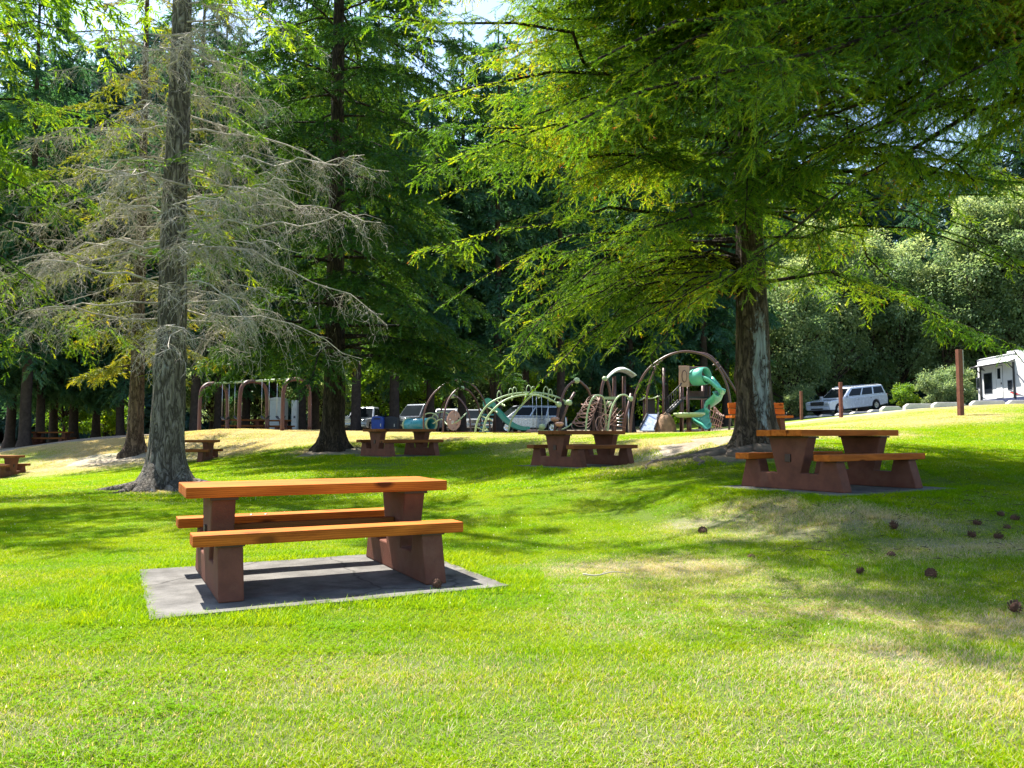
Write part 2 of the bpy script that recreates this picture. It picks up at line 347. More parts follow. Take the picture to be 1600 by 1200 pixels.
M['fir_far'] = foliage('far fir needles', [(0, (.022, .070, .040)), (.5, (.045, .112, .060)), (.9, (.09, .16, .065)), (1, (.14, .19, .05))], (1.8, 1.9, .9), .4, .02)  # blue sky reflection on the far trees is put into this needle colour
M['fir_blue'] = foliage('sky tinted far needles', [(0, (.032, .075, .070)), (.5, (.06, .115, .10)), (1, (.11, .17, .10))], (1.7, 1.8, 1.1), .42, .02)  # stronger sky blue painted into the needles, in place of haze
M['leaf_bright'] = foliage('bright broad leaves', [(0, (.06, .14, .018)), (.6, (.13, .24, .022)), (1, (.28, .34, .03))], (2.0, 1.8, .6), .5, .02)
M['leaf_soft'] = foliage('soft grey green leaves', [(0, (.085, .15, .07)), (.5, (.17, .24, .115)), (1, (.29, .34, .16))], (1.7, 1.6, 1.1), .58, .02)
M['pinecone'] = plain('pine cone scales', (.095, .05, .033), .8, var=.4, scale=60)
M['post'] = plain('rusty brown post', (.15, .06, .042), .8, var=.3, scale=5, bump=.2)
M['play_brown'] = plain('brown play tube', (.095, .045, .036), .4, var=.12, scale=3)
M['play_red'] = plain('red brown play tube', (.115, .042, .032), .5, var=.15, scale=3)
M['play_tan'] = plain('tan play plastic', (.36, .20, .145), .4, var=.12)
M['play_green'] = plain('pale green play tube', (.33, .42, .22), .35, var=.1)
M['slide_green'] = plain('green slide plastic', (.09, .38, .27), .35, var=.12, coat=.2)
M['teal'] = plain('teal plastic', (.015, .22, .27), .3, var=.12, coat=.3)
M['dark_metal'] = plain('dark coated steel', (.03, .03, .033), .45, .3)
M['steel'] = plain('brushed steel', (.42, .47, .55), .3, .7)
M['fake_rock'] = plain('moulded rock', (.25, .16, .10), .85, var=.35, scale=4, bump=.5, bscale=15)
M['canopy_pale'] = plain('pale roof plastic', (.62, .70, .60), .4)
M['paint_white'] = plain('white car paint', (.72, .74, .78), .25, .0, .04, coat=.8)
M['paint_pearl'] = plain('pearl white car paint', (.54, .57, .63), .25, .1, .04, coat=.8)
M['paint_silver'] = plain('silver car paint', (.42, .45, .50), .28, .4, .05, coat=.8)
M['paint_grey'] = plain('grey car paint', (.12, .14, .18), .28, .3, .06, coat=.8)
M['paint_blue'] = plain('blue plastic', (.02, .06, .28), .45)
M['glass'] = plain('tinted car glass', (.012, .016, .02), .12, 0, .05)
[k for k in M['glass'].node_tree.nodes if k.type == 'BSDF_PRINCIPLED'][0].inputs['Specular IOR Level'].default_value = .12
M['tyre'] = plain('tyre rubber', (.018, .018, .019), .8)
M['rim'] = plain('alloy rim', (.5, .5, .52), .3, .8)
M['chrome'] = plain('chrome', (.55, .56, .6), .15, .95)
M['lamp'] = plain('headlamp lens', (.7, .72, .75), .1, .2, coat=.6)
M['lamp_red'] = plain('tail lamp', (.35, .02, .02), .2)
M['dark_plastic'] = plain('dark plastic', (.03, .03, .033), .6)
M['rv_white'] = plain('white fibreglass', (.78, .78, .77), .35, 0, .03)
M['rv_navy'] = plain('navy skirt', (.045, .055, .12), .4)
M['rv_grey'] = plain('grey decal', (.13, .14, .17), .4)
M['rv_red'] = plain('red decal', (.5, .03, .03), .4)
M['shed'] = plain('pale grey siding', (.45, .45, .42), .6, var=.1)
M['soil'] = plain('root bark', (.14, .11, .09), .95, var=.35, scale=6, bump=.5, bscale=25)

def grass_mats():
    # blades
    m, n, out = newmat('grass blades'); a = N(n, 'ShaderNodeAttribute', attribute_name='tint'); dr = N(n, 'ShaderNodeAttribute', attribute_name='dry'); dr.attribute_type = 'INSTANCER'
    g = ramp(n, a.outputs['Fac'], [(0, (.085, .20, .002)), (.45, (.20, .315, .002)), (.8, (.31, .39, .003)), (1, (.42, .43, .02))])
    d2 = ramp(n, a.outputs['Fac'], [(0, (.33, .28, .16)), (1, (.58, .51, .38))])
    geo = N(n, 'ShaderNodeNewGeometry'); nz = N(n, 'ShaderNodeTexNoise', Scale=1.1, Detail=4.0); n.links.new(geo.outputs['Position'], nz.inputs['Vector'])
    g = mixc(n, g, mixc(n, g, (.72, .92, .8), 1.0, 'MULTIPLY'), ramp(n, nz.outputs[0], [(.42, (0, 0, 0)), (.6, (1, 1, 1))]))
    h = N(n, 'ShaderNodeAttribute', attribute_name='rnd')
    gxa = N(n, 'ShaderNodeAttribute', attribute_name='dgx'); gxa.attribute_type = 'INSTANCER'; gya = N(n, 'ShaderNodeAttribute', attribute_name='dgy'); gya.attribute_type = 'INSTANCER'
    sp = N(n, 'ShaderNodeSeparateXYZ'); n.links.new(geo.outputs['Position'], sp.inputs[0])
    dsum = math_(n, 'ADD', dr.outputs['Fac'], math_(n, 'ADD', math_(n, 'MULTIPLY', gxa.outputs['Fac'], sp.outputs[0]), math_(n, 'MULTIPLY', gya.outputs['Fac'], sp.outputs[1])))
    f = math_(n, 'GREATER_THAN', dsum, h.outputs['Fac'])
    col = mixc(n, g, d2, f)
    fl = math_(n, 'GREATER_THAN', a.outputs['Fac'], 1.5); col = mixc(n, col, (.75, .76, .70), fl)
    d = N(n, 'ShaderNodeBsdfDiffuse'); t = N(n, 'ShaderNodeBsdfTranslucent'); n.links.new(col, d.inputs[0]); n.links.new(mixc(n, col, (1.7, 1.5, .6), 1.0, 'MULTIPLY'), t.inputs[0])
    mx = N(n, 'ShaderNodeMixShader', Fac=.42); n.links.new(d.outputs[0], mx.inputs[1]); n.links.new(t.outputs[0], mx.inputs[2])
    gl = N(n, 'ShaderNodeBsdfGlossy', Roughness=.4); m2 = N(n, 'ShaderNodeMixShader', Fac=.006); n.links.new(mx.outputs[0], m2.inputs[1]); n.links.new(gl.outputs[0], m2.inputs[2])
    n.links.new(m2.outputs[0], out.inputs[0]); M['grass'] = m
    # ground sheet
    m, n, out = newmat('lawn soil'); b = N(n, 'ShaderNodeBsdfPrincipled', Roughness=.95); n.links.new(b.outputs[0], out.inputs[0])
    b.inputs['Specular IOR Level'].default_value = .1
    dr = N(n, 'ShaderNodeAttribute', attribute_name='dry'); ba = N(n, 'ShaderNodeAttribute', attribute_name='bare'); fa = N(n, 'ShaderNodeAttribute', attribute_name='far')
    geo = N(n, 'ShaderNodeNewGeometry')
    n1 = N(n, 'ShaderNodeTexNoise', Scale=9.0, Detail=8.0, Roughness=.75); n2 = N(n, 'ShaderNodeTexNoise', Scale=60.0, Detail=6.0, Roughness=.8); n3 = N(n, 'ShaderNodeTexNoise', Scale=1.1, Detail=4.0)
    for k in (n1, n2, n3): n.links.new(geo.outputs['Position'], k.inputs['Vector'])
    nearg = ramp(n, n2.outputs[0], [(.3, (.045, .085, .006)), (.7, (.12, .19, .010))])
    farg = ramp(n, n1.outputs[0], [(.3, (.12, .22, .007)), (.7, (.22, .32, .012))])
    g = mixc(n, nearg, farg, fa.outputs['Fac'])
    dcol = ramp(n, n2.outputs[0], [(.25, (.25, .20, .145)), (.75, (.52, .45, .36))])
    soil = ramp(n, n1.outputs[0], [(.3, (.15, .115, .085)), (.7, (.34, .275, .21))])
    df = math_(n, 'MULTIPLY', dr.outputs['Fac'], math_(n, 'ADD', .1, math_(n, 'MULTIPLY', n1.outputs[0], 1.8)), True)
    g = mixc(n, g, dcol, df)
    bf = math_(n, 'MULTIPLY', ba.outputs['Fac'], math_(n, 'ADD', .25, math_(n, 'MULTIPLY', n2.outputs[0], 1.5)), True)
    g = mixc(n, g, soil, bf); n.links.new(g, b.inputs['Base Color'])
    bp = N(n, 'ShaderNodeBump', Strength=.8, Distance=.04); n.links.new(n2.outputs[0], bp.inputs['Height']); n.links.new(bp.outputs[0], b.inputs['Normal'])
    M['lawn'] = m
grass_mats()

# ------------------------------------------------------------------ ground sheet
def axis(a):
    o = [0.0]; 
    while o[-1] < a: o.append(o[-1] + max(.3, .05 * o[-1]))
    return np.array(o)
xs = axis(420); xs = np.concatenate([-xs[:0:-1], xs]); ys = axis(420); ys = np.concatenate([-axis(60)[:0:-1], ys])
GX, GY = np.meshgrid(xs, ys, indexing='ij'); gx = GX.ravel(); gy = GY.ravel()
gzv = gz(np.clip(gx, -95, 105), np.clip(gy, -45, 125))
nx, ny = len(xs), len(ys); idx = np.arange(nx * ny).reshape(nx, ny)
Q = np.stack([idx[:-1, :-1], idx[1:, :-1], idx[1:, 1:], idx[:-1, 1:]], -1).reshape(-1, 4)
me = np_mesh('ground', np.stack([gx, gy, gzv], 1), Q, dict(dry=dryf(gx, gy), bare=baref(gx, gy), far=np.clip((np.hypot(gx, gy) - 16) / 20, 0, 1)), True)
ground = link('ground', me, M['lawn']); tag(ground, kind='structure')
# parking lot asphalt on the right, behind the wheel stops, as a sheet just above the soil
pp = [at(1240, 655, 50)[:2], at(1400, 650, 41.5)[:2], at(1720, 640, 40.5)[:2], at(1750, 640, 66)[:2], at(1210, 650, 66)[:2]]
def sheet(name, poly, mat, lift, n=26):
    bm = bmesh.new(); P = np.array(poly); x0, y0 = P.min(0); x1, y1 = P.max(0)
    def inside(x, y):
        c = False; j = len(P) - 1
        for i in range(len(P)):
            if (P[i][1] > y) != (P[j][1] > y) and x < (P[j][0] - P[i][0]) * (y - P[i][1]) / (P[j][1] - P[i][1]) + P[i][0]: c = not c
            j = i
        return c
    gxs = np.linspace(x0, x1, n); gys = np.linspace(y0, y1, n); V = {}
    for i in range(n - 1):
        for j in range(n - 1):
            if inside((gxs[i] + gxs[i + 1]) / 2, (gys[j] + gys[j + 1]) / 2):
                q = []
                for a, b in ((i, j), (i + 1, j), (i + 1, j + 1), (i, j + 1)):
                    if (a, b) not in V: V[a, b] = bm.verts.new((gxs[a], gys[b], gz(gxs[a], gys[b]) + lift))
                    q.append(V[a, b])
                bm.faces.new(q)
    me = bpy.data.meshes.new(name); bm.to_mesh(me); bm.free()
    return link(name, me, mat)
tag(sheet('parking_lot', pp, M['asphalt'], .05), kind='structure')

def grow(o, kinds, flat=False):
    # the object's own mesh holds plant patches (part k) and loose points (part k + 10) on which they stand
    g = bpy.data.node_groups.new('grow', 'GeometryNodeTree'); g.interface.new_socket('Geometry', in_out='INPUT', socket_type='NodeSocketGeometry'); g.interface.new_socket('Geometry', in_out='OUTPUT', socket_type='NodeSocketGeometry')
    gi = g.nodes.new('NodeGroupInput'); go = g.nodes.new('NodeGroupOutput'); jn = g.nodes.new('GeometryNodeJoinGeometry')
    at_ = g.nodes.new('GeometryNodeInputNamedAttribute'); at_.data_type = 'INT'; at_.inputs['Name'].default_value = 'part'
    ro = g.nodes.new('GeometryNodeInputNamedAttribute'); ro.data_type = 'FLOAT_VECTOR'; ro.inputs['Name'].default_value = 'rot'
    hs = g.nodes.new('GeometryNodeInputNamedAttribute'); hs.data_type = 'FLOAT'; hs.inputs['Name'].default_value = 'hs'
    cx = g.nodes.new('ShaderNodeCombineXYZ'); cx.inputs[0].default_value = 1; cx.inputs[1].default_value = 1; g.links.new(hs.outputs[0], cx.inputs[2])
    if not flat: g.links.new(hs.outputs[0], cx.inputs[0]); g.links.new(hs.outputs[0], cx.inputs[1])
    def sel(v):
        c = g.nodes.new('FunctionNodeCompare'); c.data_type = 'INT'; c.operation = 'EQUAL'; g.links.new(at_.outputs[0], c.inputs['A'] if c.inputs['A'].type == 'INT' else c.inputs[2]); 
        [s for s in c.inputs if s.type == 'INT'][1].default_value = v
        s = g.nodes.new('GeometryNodeSeparateGeometry'); s.domain = 'POINT'; g.links.new(gi.outputs[0], s.inputs[0]); g.links.new(c.outputs[0], s.inputs[1]); return s.outputs[0]
    g.links.new(sel(0), jn.inputs[0])
    for k in [k for k in kinds if k]:
        ti = g.nodes.new('GeometryNodeGeometryToInstance'); g.links.new(sel(k), ti.inputs[0])
        ip = g.nodes.new('GeometryNodeInstanceOnPoints'); g.links.new(sel(k + 10), ip.inputs['Points']); g.links.new(ti.outputs[0], ip.inputs['Instance']); g.links.new(ro.outputs[0], ip.inputs['Rotation']); g.links.new(cx.outputs[0], ip.inputs['Scale'])
        g.links.new(ip.outputs[0], jn.inputs[0])
    g.links.new(jn.outputs[0], go.inputs[0])
    md = o.modifiers.new('grow', 'NODES'); md.node_group = g

# ------------------------------------------------------------------ picnic tables
L, WT, HB, HT, TH = 2.02, .72, .455, .76, .08
def support_mesh():
    half = [(.80, 0), (.70, HB - TH), (.49, HB - TH), (.45, .21), (.185, .21), (.315, HT - TH)]
    poly = half + [(-x, z) for x, z in reversed(half)]
    return poly
def make_table(wood_m, label, group='picnic tables on the lawn'):
    t = empty('picnic_table', (0, 0, 0), 0, label, 'picnic table', group)
    for k in (-1, 0, 1):
        MB().box((random.uniform(-.006, .006), k * (WT / 3 + .002), HT - TH / 2 + random.uniform(-.002, .002)), (L, WT / 3 - .007, TH)).build('tabletop_plank', M[wood_m], t, .007)
    for s in (-1, 1):
        MB().box((0, s * .624, HB - TH / 2), (L - .03, .23, TH)).build('bench_plank', M[wood_m], t, .008)
    for s in (-1, 1):
        # support polygon runs across the table; prism is along y, so turn it
        mt = Matrix(((0, 1, 0), (1, 0, 0), (0, 0, 1)))
        p = MB().prism(support_mesh(), s * .745 - .085, s * .745 + .085, mt).build('concrete_support', M['brown_concrete'], t, .012)
        MB().box((s * (.745 + .088), 0, .40), (.03, .085, .10)).build('beam_socket', M['iron'], p, .004)
        MB().box((s * .745, 0, HT - TH - .012), (.2, WT - .06, .022)).build('cleat', M['iron'], t, .003)
        for q in (-1, 1): MB().box((s * .745, q * .624, HB - TH - .006), (.19, .2, .012)).build('bench_cleat', M['iron'], p, .002)
    MB().box((0, 0, .40), (1.49 - .176, .08, .09)).build('crossbeam', M['cedar_dark'], t, .005)
    b = MB()
    for s in (-1, 1): MB().lathe([(0, .006), (.012, .006), (.014, 0)], (s * .06 - .35, .624 - .05, HB), 8).build('bolt_head', M['bolt'], t)
    
    return t
def slab(c, yaw, hu, hv, label, off=(0, 0)):
    cx = c[0] + off[0] * math.cos(yaw) - off[1] * math.sin(yaw); cy = c[1] + off[0] * math.sin(yaw) + off[1] * math.cos(yaw)
    m = MB(); n = 14; vs = []; fs = []
    for i in range(n + 1):
        for j in range(n + 1):
            u = -hu + 2 * hu * i / n; v = -hv + 2 * hv * j / n
            e = .012 if i in (0, n) or j in (0, n) else 0
            vs.append((u + random.uniform(-e, e), v + random.uniform(-e, e), random.uniform(-.002, .002)))
    fs = [(i * (n + 1) + j, (i + 1) * (n + 1) + j, (i + 1) * (n + 1) + j + 1, i * (n + 1) + j + 1) for i in range(n) for j in range(n)]
    rim = [i * (n + 1) for i in range(n + 1)] + [n * (n + 1) + j for j in range(1, n + 1)] + [i * (n + 1) + n for i in range(n - 1, -1, -1)] + [j for j in range(n - 1, 0, -1)]
    b = len(vs); vs += [(vs[k][0], vs[k][1], -.16) for k in rim]; k = len(rim)
    fs += [(rim[i], rim[(i + 1) % k], b + (i + 1) % k, b + i) for i in range(k)]
    m.add(vs, fs); o = m.build('concrete_slab', M['slab'])
    o.location = (cx, cy, c[2]); o.rotation_euler = (0, 0, yaw); tag(o, label, 'concrete slab', 'slabs under the picnic tables')
    SLABS.append((cx, cy, yaw, hu, hv)); return o
SLABS = []
tables = [((-1.60, 6.65, .022), .463, 'cedar', 'large orange cedar picnic table on a concrete slab in the foreground', 'big bare concrete slab under the foreground picnic table', 1.24, 1.02),
          ((4.25, 10.9, .455), .56, 'cedar', 'orange picnic table on the slope in front of the lichened fir trunk', 'concrete slab edge under the table before the lichened fir', 1.25, 1.02),
          ((1.56, 18.0, .465), .70, 'cedar_dark', 'shaded picnic table below the spiral climber and mushroom steps', 'thin slab under the table below the spiral climber', 1.2, 1.0),
          ((-3.2, 23.25, .535), .72, 'cedar_dark', 'dark shaded picnic table standing just beside the dark fir trunk, below the teal tunnel', 'thin slab under the table beside the dark fir trunk', 1.2, 1.0),
          ((-10.75, 26.8, .19), .02, 'cedar_dark', 'picnic table half hidden behind the grey spruce trunk', None, 0, 0),
          ((-18.2, 28.4, -.36), .02, 'cedar_dark', 'picnic table cut off by the left border of the view', None, 0, 0)]
for c, yaw, wm, lab, slab_lab, hu, hv in tables:
    t = make_table(wm, lab); t.location = c; t.rotation_euler = (0, 0, yaw)
    if slab_lab: slab(c, yaw, hu, hv, slab_lab, (-.02, -.07))
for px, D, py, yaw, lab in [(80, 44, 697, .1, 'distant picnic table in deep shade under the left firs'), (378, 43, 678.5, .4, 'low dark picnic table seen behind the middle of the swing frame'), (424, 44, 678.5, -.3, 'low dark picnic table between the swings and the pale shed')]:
    t = make_table('cedar_dark', lab); p = at(px, py, D); t.location = (p[0], p[1], gz(p[0], p[1])); t.rotation_euler = (0, 0, yaw)

# park bench behind the right fir
bx = ax(1186, 22.0); bt = empty('park_bench', (bx, 22.0, gz(bx, 22.0)), .12, 'orange park bench with a backrest half hidden by the lichened fir trunk', 'bench')
for k, z in enumerate((.60, .76)): MB().box((0, .16 + .05 * k, z), (1.58, .07, .145), M=Matrix.Rotation(-.2, 3, 'X')).build('backrest_plank', M['cedar'], bt, .006)
for k in range(3): MB().box((-.06, -.30 + .15 * k, .45), (1.72, .14, .06)).build('seat_plank', M['cedar'], bt, .006)
mt = Matrix(((0, 1, 0), (1, 0, 0), (0, 0, 1)))
for s in (-.52, .52):
    MB().prism([(-.36, 0), (-.28, .42), (.10, .42), (.22, .86), (.30, .84), (.24, .42), (.36, 0)], s - .07, s + .07, mt).build('concrete_support', M['brown_concrete'], bt, .01)

# ------------------------------------------------------------------ vegetation toolkit
def unit(v): return v / (np.linalg.norm(v, axis=-1, keepdims=True) + 1e-9)
def tubes(P, Rr, m=4):
    Nn, K, _ = P.shape; T = np.empty_like(P); T[:, 1:-1] = P[:, 2:] - P[:, :-2]; T[:, 0] = P[:, 1] - P[:, 0]; T[:, -1] = P[:, -1] - P[:, -2]; T = unit(T)
    ref = np.where(np.abs(T[..., 2:3]) > .9, np.array([1., 0, 0]), np.array([0, 0, 1.])); U = unit(np.cross(T, ref)); W = np.cross(T, U)
    an = 2 * np.pi * np.arange(m) / m
    V = P[:, :, None, :] + Rr[:, :, None, None] * (U[:, :, None, :] * np.cos(an)[:, None] + W[:, :, None, :] * np.sin(an)[:, None])
    base = (np.arange(Nn) * K * m)[:, None, None] + (np.arange(K - 1) * m)[None, :, None]; j = np.arange(m)[None, None, :]; j2 = (j + 1) % m
    Qd = np.stack([base + j, base + j2, base + m + j2, base + m + j], -1).reshape(-1, 4)
    return V.reshape(-1, 3), Qd
def needle_template(r, n, ln, nl, nw, flat=.6, spread=55):
    """twig along +x with n needles; triangles"""
    V = []; t = []
    for i in range(n):
        s = ln * (i + r.random() * .8) / n; an = r.random() * 2 * math.pi
        side = np.array([0, math.cos(an), math.sin(an) * flat]); side /= np.linalg.norm(side) + 1e-6
        a = math.radians(spread * r.uniform(.6, 1.15)) * (1 - .45 * i / n); d = np.array([math.cos(a), 0, 0]) + side * math.sin(a)
        b = np.array([s, 0, 0]); w = np.cross(d, [0, 0, 1.]) + r.normal(0, .5, 3); w /= np.linalg.norm(w) + 1e-6
        l = nl * r.uniform(.75, 1.2) * (1 - .25 * i / n)
        V += [b - w * nw * .5, b + w * nw * .5, b + d * l]; t += [i / n] * 3
    return np.array(V), np.array(t)
def euler_from(d, y, z):
    ry = -np.arcsin(np.clip(d[:, 2], -1, 1)); rx = np.arctan2(y[:, 2], z[:, 2]); rz = np.arctan2(d[:, 1], d[:, 0]); return np.stack([rx, ry, rz], 1)
def scatter(templates, pos, d, scale, tint, r, up=None, tip=.25):
    if templates is TN:      # near twigs: kept as points that carry a twig each
        d = unit(d); upv = np.array([0, 0, 1.]) + r.normal(0, .35, (len(pos), 3)); y = unit(np.cross(upv, d)); z = np.cross(d, y)
        return ('twigs', pos, euler_from(d, y, z), scale, tint, r.integers(0, len(TN), len(pos)))
    Vs = []; As = []; k = len(templates); pick = r.integers(0, k, len(pos))
    d = unit(d)
    upv = np.array([0, 0, 1.]) + r.normal(0, .35, (len(pos), 3)) if up is None else up
    y = unit(np.cross(upv, d)); z = np.cross(d, y)
    for i in range(k):
        m = pick == i; T, tt = templates[i]; s = scale[m][:, None, None]
        V = pos[m][:, None, :] + s * (T[None, :, 0:1] * d[m][:, None, :] + T[None, :, 1:2] * y[m][:, None, :] + T[None, :, 2:3] * z[m][:, None, :])
        Vs.append(V.reshape(-1, 3)); As.append((tint[m][:, None] + tip * (tt[None, :] - .5)).ravel())
    return np.concatenate(Vs), np.clip(np.concatenate(As), 0, 1)
def flat_tubes(P, w):
    Nn, K, _ = P.shape; T = np.empty_like(P); T[:, 1:-1] = P[:, 2:] - P[:, :-2]; T[:, 0] = P[:, 1] - P[:, 0]; T[:, -1] = P[:, -1] - P[:, -2]; T = unit(T)
    U = unit(np.cross(T, unit(rng.normal(0, 1, (Nn, 1, 3))))) * w[..., None]
    V = np.stack([P - U, P + U], 2).reshape(-1, 3); b = (np.arange(Nn) * K * 2)[:, None] + (np.arange(K - 1) * 2)[None, :]
    return V, np.stack([b, b + 1, b + 3, b + 2], -1).reshape(-1, 4)
def curve_eval(P, t):
    """P (N,K,3), t (N,) in 0..1 -> points and tangents"""
    K = P.shape[1]; f = np.clip(t, 0, .9999) * (K - 1); i = f.astype(int); w = (f - i)[:, None]; n = np.arange(len(P))
    a = P[n, i]; b = P[n, i + 1]; return a * (1 - w) + b * w, unit(b - a)
def branches(r, z, az, ln, a1=.1, a2=.45, wob=.05, r0=.05, K=9, origin=None):
    n = len(z); t = np.linspace(0, 1, K)[None, :]
    rad = np.stack([np.cos(az), np.sin(az)], 1); tan = np.stack([-np.sin(az), np.cos(az)], 1)
    side = np.cumsum(r.normal(0, wob, (n, K)), 1) * ln[:, None]; side[:, 0] = 0
    A1 = a1 + r.normal(0, .06, n); A2 = a2 + r.normal(0, .08, n)
    h = ln[:, None] * (A1[:, None] * t - A2[:, None] * t * t); rr = ln[:, None] * t
    P = np.zeros((n, K, 3)); P[..., 0] = rad[:, 0:1] * (rr + r0) + tan[:, 0:1] * side; P[..., 1] = rad[:, 1:2] * (rr + r0) + tan[:, 1:2] * side; P[..., 2] = z[:, None] + h + np.cumsum(r.normal(0, wob * .3, (n, K)), 1) * ln[:, None]
    if origin is not None: P[..., :2] += origin
    return P
def laterals(r, P, ln, per, frac=.4, t0=.12, ang=(45, 70), droop=.35, K=4, minl=.12):
    n = len(P); cnt = np.maximum(2, (ln * per).astype(int)); own = np.repeat(np.arange(n), cnt)
    t = t0 + (1 - t0) * r.random(len(own)); p, tg = curve_eval(P[own], t)
    sgn = np.where(r.random(len(own)) < .5, -1, 1.); hz = unit(np.cross(np.array([0, 0, 1.]), tg)); a = np.radians(r.uniform(ang[0], ang[1], len(own)))
    d = tg * np.cos(a)[:, None] + hz * (sgn * np.sin(a))[:, None]; d[:, 2] += r.normal(-.05, .15, len(own)); d = unit(d)
    l = np.maximum(minl, ln[own] * frac * (1.08 - t) ** .75 * np.minimum(1, .45 + t * 2.2) * r.uniform(.6, 1.2, len(own)))
    s = np.linspace(0, 1, K)[None, :, None]
    dr = droop * r.uniform(.4, 1.6, len(own))
    Q_ = p[:, None, :] + d[:, None, :] * (l[:, None, None] * s); Q_[..., 2] -= (dr * l)[:, None] * np.linspace(0, 1, K)[None, :] ** 2
    return Q_, l, own, t
def sprays(r, Q_, l, ds, side=(25, 70), droop=.2, tipsonly=0.0):
    cnt = np.maximum(2, (l / ds).astype(int) + 1); own = np.repeat(np.arange(len(l)), cnt)
    first = np.cumsum(cnt) - cnt; k = np.arange(len(own)) - first[own]; t = (k + r.random(len(own)) * .6 + .3) / cnt[own]
    t = tipsonly + (1 - tipsonly) * t
    p, tg = curve_eval(Q_[own], np.minimum(t, .999)); sgn = np.where(k % 2 == 0, 1., -1.); hz = unit(np.cross(np.array([0, 0, 1.]), tg))
    a = np.radians(r.uniform(side[0], side[1], len(own))); a[k == cnt[own] - 1] *= .15
    d = tg * np.cos(a)[:, None] + hz * (sgn * np.sin(a))[:, None]; d[:, 2] -= droop * r.uniform(-.4, 1.6, len(own))
    return p, unit(d), own, t

TN = [needle_template(np.random.default_rng(50 + i), 34, .18, .042, .0095, .8, 62) for i in range(6)]      # near
TM = [needle_template(np.random.default_rng(60 + i), 15, .36, .15, .04, .5, 55) for i in range(6)]        # middle distance
TF = [needle_template(np.random.default_rng(70 + i), 10, .66, .36, .12, .4, 50) for i in range(6)]        # far
TX = [needle_template(np.random.default_rng(80 + i), 9, 1.2, .65, .24, .4, 50) for i in range(4)]            # very far

def trunk_mesh(r, H, rad, flare=1.55, lean=(0, 0), n=28, rough=.06, top=.04, dz=.22, knots=0):
    K = max(6, int(H / dz)); zz = np.linspace(-.4, H, K); th = np.linspace(0, 2 * np.pi, n, endpoint=False)
    rr = rad * (1 - (1 - top / rad) * np.clip(zz / H, 0, 1) ** .9) * (1 + (flare - 1) * np.exp(-np.maximum(zz, 0) / (rad * .95)) + .22 * np.exp(-np.maximum(zz, 0) / .22))
    lobes = 1 + .34 * np.exp(-np.maximum(zz, 0) / (rad * 1.4))[:, None] * (np.cos(5 * th + r.random() * 6)[None, :] * .6 + np.cos(3 * th + r.random() * 6)[None, :] * .5)
    ridges = 1 + rough * (fbm(th[None, :] * 14 / 2 / np.pi * 2 + 0 * zz[:, None], zz[:, None] * 1.2 + 0 * th[None, :]) - .5) * 2 + rough * .8 * (vnoise(th[None, :] * 3.2 + 0 * zz[:, None], zz[:, None] * 1.6 + 0 * th[None, :]) - .5)
    cx = lean[0] * (zz / H) + .35 * rad * (vnoise(zz * .35, zz * 0 + 3.3) - .5); cy = lean[1] * (zz / H) + .35 * rad * (vnoise(zz * .35, zz * 0 + 7.7) - .5)
    Rm = rr[:, None] * lobes * ridges
    for _ in range(knots):
        kz = r.uniform(.8, min(H, 7)); ka = r.uniform(0, 2 * np.pi); da = np.angle(np.exp(1j * (th - ka)))
        Rm *= 1 + .16 * np.exp(-(da[None, :] / .35) ** 2 - ((zz[:, None] - kz) / .16) ** 2)
    V = np.stack([cx[:, None] + Rm * np.cos(th)[None, :], cy[:, None] + Rm * np.sin(th)[None, :], zz[:, None] + 0 * Rm], -1).reshape(-1, 3)
    b = (np.arange(K - 1) * n)[:, None]; j = np.arange(n)[None, :]; j2 = (j + 1) % n
    return np_mesh('trunk', V, np.stack([b + j, b + j2, b + n + j2, b + n + j], -1).reshape(-1, 4), None, True)
def wood_mesh(name, parts):
    V = []; Qs = []; o = 0
    for v, q in parts: V.append(v); Qs.append(q + o); o += len(v)
    return np_mesh(name, np.concatenate(V), np.concatenate(Qs), None, True)
def leaf_mesh(name, parts):
    tw = [p for p in parts if p[0] is not None and isinstance(p[0], str)]; parts = [p for p in parts if not isinstance(p[0], str)]
    if tw:
        V = [p[0] for p in parts]; A = [p[1] for p in parts]; n0 = sum(map(len, V)); kind = [np.zeros(n0)]
        for i, (T_, t_) in enumerate(TN): V.append(T_); A.append(.3 * (t_ - .5)); kind.append(np.full(len(T_), i + 1))
        nv = sum(map(len, V)); pos = np.concatenate([t[1] for t in tw]); npt = len(pos); z0 = np.zeros(nv)
        me = np_mesh(name, np.concatenate(V + [pos]), np.arange(nv).reshape(-1, 3), dict(tint=np.concatenate(A + [np.zeros(npt)]), hs=np.concatenate([z0 + 1] + [t[3] for t in tw]), itint=np.concatenate([z0] + [t[4] for t in tw])))
        k = me.attributes.new('part', 'INT', 'POINT'); k.data.foreach_set('value', np.concatenate(kind + [t[5] + 11 for t in tw]).astype(np.int32))
        k = me.attributes.new('rot', 'FLOAT_VECTOR', 'POINT'); k.data.foreach_set('vector', np.concatenate([np.zeros((nv, 3))] + [t[2] for t in tw]).astype(np.float32).ravel())
        return me
    V = np.concatenate([p[0] for p in parts]); A = np.concatenate([p[1] for p in parts])
    return np_mesh(name, V, np.arange(len(V)).reshape(-1, 3), dict(tint=A))
def taper(ln, K, k0=.012, k1=.0025): return (k0 * ln)[:, None] * np.linspace(1, .12, K)[None, :] + k1

def clump_tint(p, r, sc_=1.1, amt=.55, base=.45):
    return np.clip(base + amt * (fbm(p[:, 0] / sc_ + p[:, 2] * .7, p[:, 1] / sc_ - p[:, 2] * .5) - .47) * 2 + r.normal(0, .09, len(p)), 0, 1)

